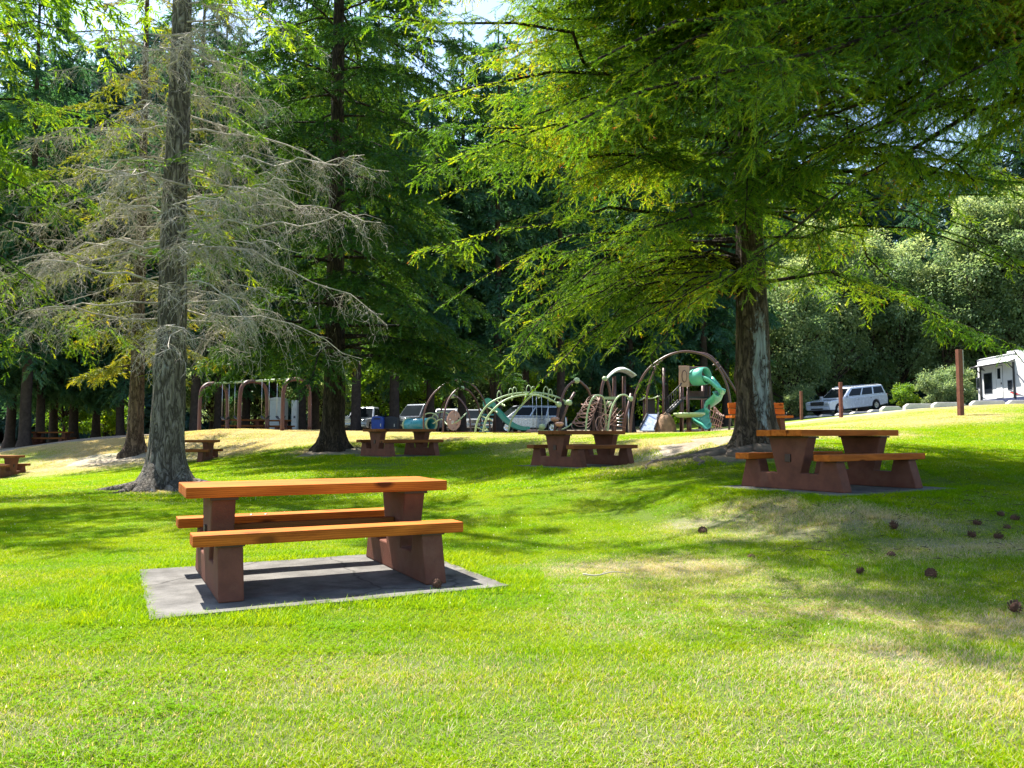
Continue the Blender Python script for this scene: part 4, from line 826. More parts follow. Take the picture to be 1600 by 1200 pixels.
# ------------------------------------------------------------------ lawn grass
def blades(r, n, size, hgt, wid, flowers=0):
    x = r.uniform(-size / 2, size / 2, n); y = r.uniform(-size / 2, size / 2, n)
    return blade_arr(r, x, y, np.zeros(n), hgt, wid, flowers)
def blade_arr(r, x, y, z, hgt, wid, flowers=0):
    n = len(x); a = r.uniform(0, 2 * np.pi, n); h = hgt * r.uniform(.5, 1.4, n); bend = r.uniform(.2, 1.9, n) * h; w = wid * r.uniform(.7, 1.3, n)
    dx, dy = np.cos(a), np.sin(a); px, py = -dy, dx
    b = np.stack([x, y, z - .008], 1); mid = b + np.stack([dx * bend * .3, dy * bend * .3, h * .6], 1); tip = b + np.stack([dx * bend, dy * bend, h], 1); s = np.stack([px * w / 2, py * w / 2, 0 * w], 1)
    V = np.stack([b - s, b + s, mid + s * .8, mid - s * .8, tip], 1).reshape(-1, 3); o = (np.arange(n) * 5)[:, None]
    T = np.stack([o + [0, 1, 2], o + [0, 2, 3], o + [3, 2, 4]], 1).reshape(-1, 3)
    tint = np.repeat(np.clip(r.normal(.5, .22, n), 0, 1), 5); rnd = np.repeat(r.random(n), 5)
    if flowers:
        k = r.integers(0, n, flowers); c = tip[k]; V2 = []; T2 = []
        for i, p in enumerate(c):
            o = len(V) + i * 4; q = .0032; V2 += [p + [-q, -q, .008], p + [q, -q, .008], p + [0, q, .008], p + [0, 0, .02]]; T2 += [(o, o + 1, o + 3), (o + 1, o + 2, o + 3), (o + 2, o, o + 3)]
        V = np.concatenate([V, V2]); T = np.concatenate([T, T2]); tint = np.concatenate([tint, np.full(4 * flowers, 2.)]); rnd = np.concatenate([rnd, np.full(4 * flowers, 2.)])
    return V, T, tint, rnd
def in_slab(x, y, m=0.0):
    o = np.zeros(len(x), bool)
    for cx, cy, yaw, hu, hv in SLABS:
        u = (x - cx) * math.cos(yaw) + (y - cy) * math.sin(yaw); v = -(x - cx) * math.sin(yaw) + (y - cy) * math.cos(yaw); o |= (np.abs(u) < hu + m) & (np.abs(v) < hv + m)
    return o
def grass():
    r = np.random.default_rng(400); V = []; T = []; tint = []; rnd = []; kind = []; off = 0; pts = []; prot = []; pdry = []; pk = []; psc = []; pgx = []; pgy = []
    def addg(g, k):
        nonlocal off
        V.append(g[0]); T.append(g[1] + off); off += len(g[0]); tint.append(g[2]); rnd.append(g[3]); kind.append(np.full(len(g[0]), k, np.int32))
    for i in range(3):
        g = blades(r, 4600, .66, .025, .0034, 2 if i == 0 else 0)
        if i == 0:      # clover leaves among the blades
            n = 420; cxy = r.uniform(-.3, .3, (n, 2)); a = np.repeat(r.uniform(0, 6.28, n), 3) + np.tile([0, 2.1, 4.2], n); c = np.repeat(np.column_stack([cxy, r.uniform(.012, .03, n)]), 3, 0); d = np.column_stack([np.cos(a), np.sin(a), r.uniform(-.2, .3, 3 * n)]); q = np.column_stack([-np.sin(a), np.cos(a), 0 * a]); l = .009
            Vc = np.stack([c, c + d * l * .6 + q * l * .45, c + d * l * 1.15, c + d * l * .6 - q * l * .45], 1).reshape(-1, 3); o_ = (np.arange(3 * n) * 4)[:, None] + len(g[0]); Tc = np.concatenate([o_ + [0, 1, 2], o_ + [0, 2, 3]])
            g = (np.concatenate([g[0], Vc]), np.concatenate([g[1], Tc]), np.concatenate([g[2], np.full(12 * n, .3)]), np.concatenate([g[3], np.full(12 * n, 2.)]))
        addg(g, i + 1)          # near tiles, half a metre
    for i in range(2): addg(blades(r, 3600, 1.25, .036, .010, 2 if i == 0 else 0), i + 4)           # far tiles, one metre
    def frustum(x, y, m): return np.abs(x) < (.66 * y + m)
    for step, y0, y1, ks in ((.5, 2.0, 13.5, (1, 2, 3)), (1.0, 13.75, 37, (4, 5))):
        gx_, gy_ = np.meshgrid(np.arange(-26, 26, step), np.arange(y0 + step / 2, y1, step)); x = gx_.ravel() + r.uniform(-.02, .02, gx_.size); y = gy_.ravel() + r.uniform(-.02, .02, gx_.size)
        m = frustum(x, y, 1.0) & ~((x > 13) & (y > 36)); x, y = x[m], y[m]
        b = in_slab(x, y, step * .75); cut = b; ba = baref(x, y); dr = dryf(x, y)
        # tiles that touch a slab are grown blade by blade, skipping the slab
        xc, yc = x[cut], y[cut]; dens = 1900 if step == .5 else 1100
        if len(xc):
            n = dens * len(xc); bx_ = np.repeat(xc, dens) + r.uniform(-step * .52, step * .52, n); by_ = np.repeat(yc, dens) + r.uniform(-step * .52, step * .52, n)
            ok = ~in_slab(bx_, by_, -.008 - .055 * vnoise(bx_ * 7, by_ * 7) ** 2); bx_, by_ = bx_[ok], by_[ok]; g = blade_arr(r, bx_, by_, gz(bx_, by_), .045, .0045 if step == .5 else .011)
            addg(g, 0)
        keep = (~cut) & (ba < .55) & (r.random(len(x)) > ba * .8); x, y, dr = x[keep], y[keep], dr[keep]
        e = step * .5; dgx = (dryf(x + e, y) - dryf(x - e, y)) / (2 * e); dgy = (dryf(x, y + e) - dryf(x, y - e)) / (2 * e); dr = (dryf(x + e, y) + dryf(x - e, y) + dryf(x, y + e) + dryf(x, y - e)) / 4
        z = gz(x, y); e = .2; nxv = -(gz(x + e, y) - gz(x - e, y)) / (2 * e); nyv = -(gz(x, y + e) - gz(x, y - e)) / (2 * e)
        hmul = .55 + .95 * fbm(x * .8 + 40, y * .8)
        for i in range(len(x)):
            nrm = Vector((nxv[i], nyv[i], 1)).normalized(); q = nrm.to_track_quat('Z', 'Y').to_matrix() @ Matrix.Rotation(random.choice((0, 1, 2, 3)) * math.pi / 2 , 3, 'Z')
            base = Vector((0, 0, 1)).rotation_difference(nrm).to_matrix() @ Matrix.Rotation(random.choice((0, 1, 2, 3)) * math.pi / 2, 3, 'Z')
            prot.append(tuple(base.to_euler())); pts.append((x[i], y[i], z[i])); pdry.append(dr[i] - dgx[i] * x[i] - dgy[i] * y[i]); pgx.append(dgx[i]); pgy.append(dgy[i]); cl_ = fbm(x[i:i + 1] * .55 + 9, y[i:i + 1] * .55)[0] + .12 * math.exp(-((x[i] + .2) / 1.6) ** 2 - ((y[i] - 9.5) / 2.2) ** 2); pk.append(ks[0] if random.random() < (cl_ - .44) * 3.2 else random.choice(ks[1:])); psc.append(random.uniform(.8, 1.15) * hmul[i])
    nb_ = off; V = np.concatenate(V + [np.array(pts)]); T = np.concatenate(T); np_ = len(pts)
    me = np_mesh('grass', V, T, dict(tint=np.concatenate(tint + [np.zeros(np_)]), rnd=np.concatenate(rnd + [np.zeros(np_)]), dry=np.concatenate([np.full(nb_, .15), pdry]), dgx=np.concatenate([np.zeros(nb_), pgx]), dgy=np.concatenate([np.zeros(nb_), pgy]), hs=np.concatenate([np.ones(nb_), psc])))
    a = me.attributes.new('part', 'INT', 'POINT'); a.data.foreach_set('value', np.concatenate(kind + [np.array(pk, np.int32) + 10]).astype(np.int32))
    a = me.attributes.new('rot', 'FLOAT_VECTOR', 'POINT'); a.data.foreach_set('vector', np.concatenate([np.zeros((nb_, 3)), np.array(prot)]).astype(np.float32).ravel())
    o = link('grass', me, M['grass']); tag(o, kind='stuff')
    grow(o, (1, 2, 3, 4, 5), True)
    return o
grass()

# ------------------------------------------------------------------ playground
PY = 36.0
def P(px, py, Y=PY): return at(px, py, Y)
def G(px, Y=PY): x = ax(px, Y); return np.array([x, Y, gz(x, Y)])
def thing(name, px, Y, label, cat, group=None):
    return empty(name, G(px, Y), 0, label, cat, group)
def put(mb, name, m, t, bevel=0.0):
    """mb was drawn in world coordinates; move it under the thing"""
    o = mb.build(name, M[m], t, bevel); o.location = -t.location; return o
# swings
f0, f1, f2 = at(335, 599, 38.2), at(397, 595.5, 36.6), at(464, 592, 35.2)
sw = thing('swing_set', 397, 36.6, 'brown arched swing set with pale green top beam left of the dense fir', 'swing set', None)
dirv = unit(f2 - f0); perp = np.array([dirv[1], -dirv[0], 0]); perp = unit(perp)
for f in (f0, f1, f2):
    g0 = gz(f[0], f[1]); pts = []
    for s_ in (-1, 1):
        q = [f + perp * s_ * .78, ]; b = f + perp * s_ * .78; b[2] = g0 - .05; k1 = f + perp * s_ * .74; k1[2] = f[2] - .62; k2 = f + perp * s_ * .52; k2[2] = f[2] - .14
        pts.append([b, k1, k2])
    put(MB().tube(spline(pts[0] + [f + np.array([0, 0, -.01])] + pts[1][::-1], 6), .085, 10), 'arch_frame', 'play_red', sw)
put(MB().tube([f0 - dirv * .1, f2 + dirv * .1], .055, 10), 'top_beam', 'play_green', sw)
for a, b, us, z0 in ((f0, f1, (.3, .62), .55), (f1, f2, (.28, .64), .5)):
    for u in us:
        c = a + (b - a) * u; zb = gz(c[0], c[1]) + z0; w = .24
        l_, r_ = c - dirv * w, c + dirv * w; lb, rb = l_.copy(), r_.copy(); lb[2] = rb[2] = zb + .12
        seat = [lb, lb + dirv * .08 + [0, 0, -.1], c * [1, 1, 0] + [0, 0, zb - .03], rb - dirv * .08 + [0, 0, -.1], rb]
        st = MB(); sp_ = spline(seat, 4)
        for i in range(len(sp_) - 1):
            m_ = (sp_[i] + sp_[i + 1]) / 2; dd = unit(sp_[i + 1] - sp_[i]); X_ = Vector(dd); Y_ = Vector(perp); Z_ = X_.cross(Y_)
            st.box(m_, (np.linalg.norm(sp_[i + 1] - sp_[i]) * 1.02, .15, .016), M=Matrix((X_, Y_, Z_)).transposed())
        so = put(st, 'swing_seat', 'dark_plastic', sw)
        for e, tq in ((lb, l_), (rb, r_)):
            co = MB().tube([e, tq], .012, 5).build('chain', M['bolt'], so)
# pale shed and its neighbour panel behind the swings
t = thing('utility_shed', 436, 47, 'pale grey windowless cabin standing behind the right swing bay', 'shed')
w = 22 / F * 47; h = 1.95; x0 = t.location
MB().box((0, 0, h / 2), (w, .9, h)).build('wall', M['shed'], t, .02)
b = MB()
for k in range(6): b.box((-w / 2 + w * (k + .5) / 6, -.456, h * .5), (w / 6 - .025, .02, h * .94))
for k in range(6): MB().box((-w / 2 + w * (k + .5) / 6, -.458, h * .5), (w / 6 - .03, .02, h * .92)).build('panel', M['shed'], t, .004)
MB().prism([(-w / 2 - .06, h), (w / 2 + .06, h), (w / 2 + .02, h + .1), (0, h + .18), (-w / 2 - .02, h + .1)], -.5, .5).build('roof', M['kerb'], t, .01)
t = thing('service_cabinet', 461, 46, 'narrow pale cabinet with a small dark vent right of the pale shed', 'cabinet')
MB().box((0, 0, .95), (.30, .4, 1.9)).build('casing', M['shed'], t, .01); MB().box((0, -.205, 1.1), (.24, .015, .9)).build('door', M['kerb'], t, .004); MB().box((.03, -.216, .95), (.1, .012, .12)).build('vent', M['dark_plastic'], t)

# teal crawl tunnel
t = thing('crawl_tunnel', 655, 37, 'teal crawl tunnel with pale green rims left of the brown hoops', 'tunnel')
a, b_ = at(638, 664, 37.6), at(674, 663, 36.3); d = Vector(unit(b_ - a)); Mq = d.to_track_quat('Z', 'Y').to_matrix(); Ln = float(np.linalg.norm(b_ - a)); rr = .29
put(MB().lathe([(rr, 0), (rr, Ln), (rr - .025, Ln), (rr - .025, 0), (rr, 0)], a, 24, Mq), 'tube', 'teal', t)
for c_ in (a, b_): put(MB().lathe([(rr - .03, -.035), (rr + .035, -.035), (rr + .045, 0), (rr + .035, .035), (rr - .03, .035), (rr - .03, -.035)], c_, 24, Mq), 'rim', 'play_green', t)
bk = MB()
for f_ in (.25, .75):
    c_ = a + (b_ - a) * f_; bk.box((c_[0], c_[1], (c_[2] - rr + gz(c_[0], c_[1])) / 2), (.1, .4, max(.06, c_[2] - rr - gz(c_[0], c_[1]) + .08)))
put(bk, 'foot', 'play_brown', t)

# brown hoop climber with perforated disc
t = thing('hoop_climber', 712, 36, 'brown triple hoop climber with a tan perforated disc', 'climbing frame', None)
def hoop(p, r, name, m, t, n=5, cap=None):
    return put(MB().tube(spline(p, n), r, 8), name, m, t)
h1 = hoop([P(662, 678, 35.5), P(663, 645, 35.5), P(675, 618, 35.7), P(697, 599, 36), P(718, 594.5, 36.1), P(740, 603, 36.3), P(756, 626, 36.5), P(764, 655, 36.6), P(766, 677, 36.6)], .04, 'hoop', 'play_brown', t)
h2 = hoop([P(692, 678, 35), P(694, 648, 35), P(700, 626, 35.3), P(711, 611, 35.6), P(722, 606.5, 36), P(734, 612, 36.4), P(746, 630, 36.8), P(751, 655, 37), P(752, 677, 37)], .04, 'hoop', 'play_brown', t)
h3 = hoop([P(684, 677, 37.5), P(688, 645, 37.4), P(697, 625, 37), P(708, 619, 36.6), P(718, 623, 36.2), P(730, 640, 35.8), P(735, 660, 35.6), P(736, 677, 35.5)], .035, 'hoop', 'play_brown', t)
for px, py, Y in ((718, 594.5, 36.1), (722, 606.5, 36), (708, 619, 36.6)):
    put(MB().lathe([(0, -.1), (.09, -.07), (.11, 0), (.09, .07), (0, .1)], P(px, py, Y), 10), 'joint_cap', 'play_green', t)
dc = P(709.5, 657, 35.2); dm = Matrix.Rotation(R(25), 3, 'Z') @ Matrix.Rotation(R(90), 3, 'X') ; bmz = bmesh.new()
def disc_with_holes(r, holes, th):
    n = 28; prof = []
    m = MB(); N_ = 24
    grid = {}; vs = []; fs = []
    for i in range(N_ + 1):
        for j in range(N_ + 1): vs.append(((i / N_ * 2 - 1) * r * .86, (j / N_ * 2 - 1) * r * 1.15, 0))
    for i in range(N_):
        for j in range(N_):
            x = ((i + .5) / N_ * 2 - 1); y = ((j + .5) / N_ * 2 - 1)
            if x * x + y * y < .99 and all((x - hx) ** 2 + (y - hy) ** 2 > hr ** 2 for hx, hy, hr in holes): fs.append((i * (N_ + 1) + j, (i + 1) * (N_ + 1) + j, (i + 1) * (N_ + 1) + j + 1, i * (N_ + 1) + j + 1))
    m.add(vs, fs); return m
dk = disc_with_holes(.38, [(-.1, -.2, .22), (.55, -.35, .1), (-.55, .1, .1), (.1, .55, .1), (-.2, .8, .08), (.6, .3, .1), (.1, -.78, .09)], .04)
do = dk.build('climbing_disc', M['play_tan'], t); bm_ = bmesh.new(); bm_.from_mesh(do.data); bmesh.ops.delete(bm_, geom=[v for v in bm_.verts if not v.link_faces], context='VERTS'); bm_.to_mesh(do.data); bm_.free()
do.rotation_euler = (R(82), R(14), R(28)); do.location = Vector(dc) - t.location; so_ = do.modifiers.new('th', 'SOLIDIFY'); so_.thickness = .045
for c_, rad in (((672, 654, 36.2), .25), ((690, 654, 36.4), .3)):
    pc = P(*c_); put(MB().tube([pc + np.array([rad * 1.4 * math.cos(a_), .1 * math.sin(a_), rad * math.sin(a_)]) for a_ in np.linspace(0, math.pi, 12)], .028, 7), 'hand_loop', 'play_green', t)
put(MB().tube(spline([P(676, 662, 36), P(690, 655, 36), P(700, 664, 35.6), P(712, 660, 35.2), P(722, 652, 35.4), P(729, 645, 35.6)], 5), .03, 7), 'hand_rail', 'play_green', t)

# straight green slide with its little tower
t = thing('straight_slide', 790, 37.5, 'green straight slide coming down behind the pale green arch ladder', 'slide')
path = spline([P(768, 634, 37.6), P(776, 643, 37.6), P(788, 657, 37.5), P(800, 666, 37.4), P(813, 671, 37.3), P(826, 672, 37.2)], 5); sl = MB(); n = len(path); vs = []
prof = [(-.25, .16), (-.25, 0), (-.14, -.05), (.14, -.05), (.25, 0), (.25, .16), (.21, .16), (.21, .02), (.12, -.01), (-.12, -.01), (-.21, .02), (-.21, .16)]
for i, p in enumerate(path):
    tg = unit(path[min(i + 1, n - 1)] - path[max(i - 1, 0)]); sd_ = unit(np.cross(tg, [0, 0, 1.])); up = np.cross(sd_, tg)
    vs += [p + sd_ * a_ + up * c_ for a_, c_ in prof]
k = len(prof); fs = [(i * k + j, i * k + (j + 1) % k, (i + 1) * k + (j + 1) % k, (i + 1) * k + j) for i in range(n - 1) for j in range(k)] + [tuple(range(k)), tuple((n - 1) * k + j for j in reversed(range(k)))]
put(sl.add(vs, fs, False), 'chute', 'slide_green', t)
pt = P(765, 636, 37.8); g0 = gz(pt[0], pt[1])
put(MB().box((pt[0], pt[1], pt[2] - .03), (.55, .7, .06)), 'platform', 'dark_metal', t)
for sx in (-.26, .26):
    for sy in (-.33, .33): put(MB().tube([(pt[0] + sx, pt[1] + sy, g0 - .05), (pt[0] + sx, pt[1] + sy, pt[2] + .35)], .04, 8), 'post', 'play_brown', t)
put(MB().prism([(-.3, 0), (-.3, .55), (-.1, .66), (.1, .62), (.3, .4), (.3, 0), (.22, .0), (.18, .38), (-.12, .42), (-.2, 0)], -.36, -.30).build('hood', M['slide_green'], None) and MB().prism([(pt[0] - .3, pt[2]), (pt[0] - .3, pt[2] + .3), (pt[0] - .1, pt[2] + .42), (pt[0] + .1, pt[2] + .36), (pt[0] + .3, pt[2] + .12), (pt[0] + .3, pt[2])], pt[1] - .37, pt[1] - .33), 'hood_panel', 'slide_green', t)
for o in [o for o in bpy.data.objects if o.name == 'hood']: bpy.data.objects.remove(o)
for k in range(5):
    c_ = P(757 + k * 1.5, 674 - k * 6.5, 37.0); put(MB().box(c_, (.5, .22, .07)), 'step', 'teal', t)

# pale green arch ladder
t = thing('arch_ladder', 815, 35, 'pale green arched overhead ladder with wavy loop rungs', 'climbing frame')
A1 = [P(742, 678, 34.6), P(747, 656, 34.6), P(760, 635, 34.7), P(778, 623, 34.8), P(800, 616, 35), P(826, 613.5, 35.2), P(850, 615, 35.4), P(872, 621, 35.6), P(886, 629, 35.8)]
A2 = [P(754, 678, 34.0), P(760, 655, 34.0), P(773, 638, 34.1), P(790, 625, 34.3), P(812, 618, 34.5), P(836, 617, 34.7), P(856, 622, 34.9), P(873, 632, 35.1)]
A3 = [P(793, 678, 35.6), P(799, 657, 35.6), P(808, 642, 35.5), P(820, 628, 35.4), P(830, 619, 35.3), P(842, 615, 35.3)]
for a_ in (A1, A2, A3): put(MB().tube(spline(a_, 6), .042, 8), 'rail', 'play_green', t)
s1, s2 = spline(A1, 6), spline(A2, 6)
for f_ in (.08, .18, .27, .36, .5, .62, .74, .86):
    a_, b_ = s1[int(f_ * (len(s1) - 1))], s2[int(f_ * (len(s2) - 1))]; mid = (a_ + b_) / 2 + np.array([.28 if f_ < .4 else 0, -.1, -.14]); put(MB().tube(spline([a_, (a_ + mid) / 2 + [0.1 if f_ < .4 else 0, 0, -.08], mid, (b_ + mid) / 2 + [0.1 if f_ < .4 else 0, 0, -.08], b_], 4), .024, 6), 'rung', 'play_green', t)
for px, py, w_, h_ in ((780, 624, 6, 13), (798, 617, 6, 10), (804, 616, 6, 11), (826, 614, 7, 12), (833, 614, 6, 10), (853, 616, 7, 12), (860, 618, 5, 10)):
    put(MB().tube(spline([P(px - w_ / 2, py + 3, 34.9), P(px - w_ / 2, py - h_ * .6, 34.9), P(px, py - h_, 34.95), P(px + w_ / 2, py - h_ * .6, 35), P(px + w_ / 2, py + 3, 35)], 5), .022, 6), 'hand_loop', 'play_green', t)
for e in (A1[-1], A2[-1]): put(MB().lathe([(0, -.13), (.1, -.1), (.14, 0), (.1, .1), (0, .13)], e, 12), 'end_ball', 'play_green', t)
for px in (832, 838, 846, 856): put(MB().tube([P(px, 617, 35), P(px + 1, 677, 35)], .012, 5), 'hanging_cable', 'steel', t)

# stepping mushrooms
for px, py, Y, lab in ((867, 654, 35.0, 'taller tan mushroom step left of the spiral climber'), (874, 661.5, 34.4, 'shorter tan mushroom step in front of the taller one')):
    t = thing('mushroom_step', px, Y, lab, 'play step', 'stepping mushrooms in the playground'); c_ = P(px, py, Y); c0 = c_ - np.array(t.location)
    MB().lathe([(0, .06), (.12, .06), (.19, .02), (.2, -.03), (.15, -.1), (.06, -.14), (0, -.14)], c0, 18).build('cap', M['play_tan'], t); MB().tube([(c0[0], c0[1], -.05), c0 - [0, 0, .12]], .05, 10).build('stalk', M['play_brown'], t)
for px, sz_, lab in ((829, .2, 'leftmost low pink stepping stone by the slide end'), (835, .16, 'middle low pink stepping stone'), (842, .19, 'right low pink stepping stone beside the mushrooms')):
    c_ = G(px, 35.5); o = MB().lathe([(0, .17), (sz_ * .7, .16), (sz_, .1), (sz_ * 1.05, 0), (sz_, -.1)], (0, 0, 0), 12).build('stepping_stone', M['play_tan']); o.location = c_; tag(o, lab, 'play step', 'stepping stones in the playground')
# leaning brown poles
t = thing('curved_pole_frame', 890, 35.5, 'brown curved pole frame with green ball joints left of the spiral climber', 'climbing frame')
put(MB().tube(spline([P(865, 678, 35.4), P(870, 655, 35.4), P(876, 628, 35.5), P(886, 605, 35.6), P(901, 594.5, 35.8), P(913, 602, 36), P(921, 614, 36.2), P(926, 640, 36.4), P(928, 677, 36.5)], 6), .055, 8), 'arch_pole', 'play_brown', t)
put(MB().tube([P(873, 678, 34.9), P(880, 652, 34.9), P(889, 628, 35), P(898, 613, 35)], .055, 8), 'leaning_pole', 'play_brown', t)
put(MB().tube(spline([P(840, 671, 35), P(850, 673, 35), P(870, 673, 35.1), P(885, 668, 35.1), P(893, 662, 35.2)], 4), .03, 7), 'hand_rail', 'play_green', t)
for q in ((901, 594.5, 35.8), (889, 629, 35), (847, 667, 35)): put(MB().lathe([(0, -.14), (.11, -.1), (.15, 0), (.11, .1), (0, .14)], P(*q), 12), 'ball_joint', 'play_green', t)
# spiral climber
t = thing('spiral_climber', 920, 35.5, 'tan spiral climber of stacked wire rings between pale green arches', 'climbing frame')
for k in range(7):
    c_ = P(908 + k * 3.1, 662 - k * 6.2, 35.6 + .1 * k); r_ = .42 - .02 * k
    put(MB().tube([c_ + np.array([r_ * math.cos(a_), .25 * math.sin(a_), r_ * .72 * math.sin(a_) + .1 * math.cos(a_)]) for a_ in np.linspace(0, 2 * math.pi, 20)], .018, 6), 'ring', 'play_tan', t)
hx = [P(903 + 22 * s_, 668 - 46 * s_, 35.8) + np.array([.33 * math.cos(s_ * 20), .3 * math.sin(s_ * 20), .12 * math.sin(s_ * 20)]) for s_ in np.linspace(0, 1, 60)]
put(MB().tube(hx, .022, 6), 'helix_rail', 'play_tan', t)
put(MB().tube(spline([P(915, 678, 34.8), P(917, 650, 34.8), P(922, 630, 34.9), P(929, 619, 35), P(937, 618, 35.3), P(943, 622, 35.6), P(946, 640, 35.8), P(947, 677, 36)], 6), .04, 8), 'side_arch', 'play_green', t)
put(MB().tube(spline([P(949, 678, 34.8), P(952, 655, 34.8), P(957, 635, 34.9), P(966, 620, 35), P(976, 617, 35.2), P(985, 623, 35.4)], 6), .04, 8), 'side_arch', 'play_green', t)
put(MB().lathe([(0, -.13), (.1, -.1), (.14, 0), (.1, .1), (0, .13)], P(985, 623, 35.4), 12), 'ball_joint', 'play_green', t)
for k in range(6): put(MB().tube([P(930 + k * 3, 677 - k, 35.4), P(950 + k * 5, 625 + k * 4, 35.2)], .009, 4), 'net_rope', 'play_tan', t)
for k in range(5): put(MB().tube([P(925 + k * 4, 625 + k * 9, 35.4), P(962 + k * 4, 640 + k * 7, 35.2)], .009, 4), 'net_rope', 'play_tan', t)
for k in range(2): put(MB().tube([P(938 + 8 * k, 663 - 3 * k, 35.2) + np.array([.2 * math.cos(a_), .16 * math.sin(a_), .34 * math.sin(a_)]) for a_ in np.linspace(0, 2 * math.pi, 18)], .02, 6), 'climbing_loop', 'play_tan', t)
# purple brown tall arch and post
t = thing('tall_arch', 947, 36.5, 'tall purple brown arch with a rounded green cap behind the spiral climber', 'climbing frame')
put(MB().tube(spline([P(937, 678, 36.3), P(938, 640, 36.3), P(940, 610, 36.4), P(944, 594, 36.5), P(949, 596, 36.6), P(953, 612, 36.7), P(956, 634, 36.8), P(958, 677, 36.9)], 6), .07, 10), 'arch_pole', 'play_brown', t)
put(MB().lathe([(0, -.12), (.1, -.08), (.13, 0), (.1, .09), (0, .12)], P(945, 592, 36.5), 12), 'cap', 'play_green', t); put(MB().lathe([(0, -.13), (.1, -.1), (.13, 0), (.1, .1), (0, .13)], P(953, 631, 36.7), 12), 'ball_joint', 'play_green', t)
put(MB().box(P(946, 622, 36.6), (1.1, .09, .12)), 'crossbar', 'play_green', t)
t = thing('leaning_post', 979, 35.3, 'brown post leaning to the right edge of the spiral climber', 'post')
put(MB().tube([P(974, 678, 35.3), P(978, 650, 35.3), P(986, 615, 35.4)], .06, 8), 'pole', 'play_brown', t); put(MB().tube([P(982, 678, 36), P(982, 628, 36)], .03, 8), 'thin_pole', 'bolt', t)
# great double arch
t = thing('double_arch', 1072, 35, 'great double brown arch spanning the play tower', 'climbing frame')
for o_, Y in ((0, 34.4), (1, 35.6)):
    k = o_ * 22
    put(MB().tube(spline([P(985 + k, 678, Y), P(988 + k, 645, Y), P(994 + k * .8, 612, Y), P(1010 + k * .55, 580, Y), P(1035, 560, Y), P(1062, 550, Y), P(1088, 551, Y), P(1112, 562 - 4 * o_, Y), P(1132 + 6 * o_, 592, Y), P(1141 + 16 * o_, 630, Y), P(1139 + 22 * o_, 678, Y)], 6), .05, 10), 'arch_tube', 'play_brown', t)
for f_ in ((1024, 571), (1030, 565), (1037, 559), (1121, 575), (1117, 568)): put(MB().tube([P(f_[0] - 3, f_[1] + 3, 34.4), P(f_[0] + 5, f_[1] - 2, 35.6)], .03, 6), 'arch_rung', 'play_brown', t)
# roofed tower at the back
t = thing('roofed_play_tower', 968, 38.5, 'brown play tower under a pale domed roof', 'play tower')
for px, Y in ((961, 38), (976, 38), (959, 39.2), (974, 39.2)): put(MB().tube([P(px, 679, Y), P(px, 588, Y)], .06, 8), 'post', 'play_brown', t)
rc = P(968, 591, 38.5); vs = []; fs = []; n = 12
for i in range(n + 1):
    for j in range(7):
        u_ = i / n * 2 - 1; v_ = j / 6 * 2 - 1; vs.append(rc + np.array([u_ * .72, v_ * .75, .52 * (1 - u_ * u_) * (1 - .25 * v_ * v_) + .1 * u_]))
for i in range(n):
    for j in range(6): fs.append((i * 7 + j, (i + 1) * 7 + j, (i + 1) * 7 + j + 1, i * 7 + j + 1))
ro = put(MB().add(vs, fs, True), 'roof', 'canopy_pale', t); ro.modifiers.new('th', 'SOLIDIFY').thickness = .05
put(MB().box(P(968, 640, 38.6), (.55, 1.1, .07)), 'deck', 'dark_metal', t)
for k in range(4): put(MB().tube([P(961, 664 - 5 * k, 38), P(976, 664 - 5 * k, 38)], .02, 6), 'ladder_rung', 'bolt', t)
# slide tower
t = thing('slide_tower', 1078, 36, 'brown play tower with oval window panel and twisting green spiral slide', 'play tower')
for px, Y in ((1064, 35.4), (1075, 35.4), (1066, 36.6), (1098, 36.6), (1108, 35.6)): put(MB().tube([P(px, 679, Y), P(px, 603, Y)], .065, 8), 'post', 'play_brown', t)
pc = P(1069, 588, 35.3); ov = [(pc[0] + .12 * math.cos(a_), pc[2] + .28 * math.sin(a_)) for a_ in np.linspace(0, 2 * math.pi, 20, endpoint=False)]
pan = put(MB().box((pc[0], pc[1], pc[2]), (.46, .06, .92)), 'side_panel', 'play_tan', t, .02)
o = MB().prism(ov, pc[1] - .055, pc[1] - .028).build('oval_window', M['play_brown'], pan, .01)
ov2 = [(pc[0] + .085 * math.cos(a_), pc[2] + .23 * math.sin(a_)) for a_ in np.linspace(0, 2 * math.pi, 20, endpoint=False)]
MB().prism(ov2, pc[1] - .065, pc[1] - .05).build('oval_pane', M['play_tan'], pan)
put(MB().box(P(1082, 588, 35.9), (1.0, .9, .8)), 'roof_block', 'play_brown', t, .06)
put(MB().box(P(1086, 622, 36), (1.05, 1.0, .09)), 'upper_deck', 'dark_metal', t)
bx_ = P(1088, 617, 36.3); put(MB().box(bx_, (.7, .05, .35)), 'back_panel', 'play_brown', t)
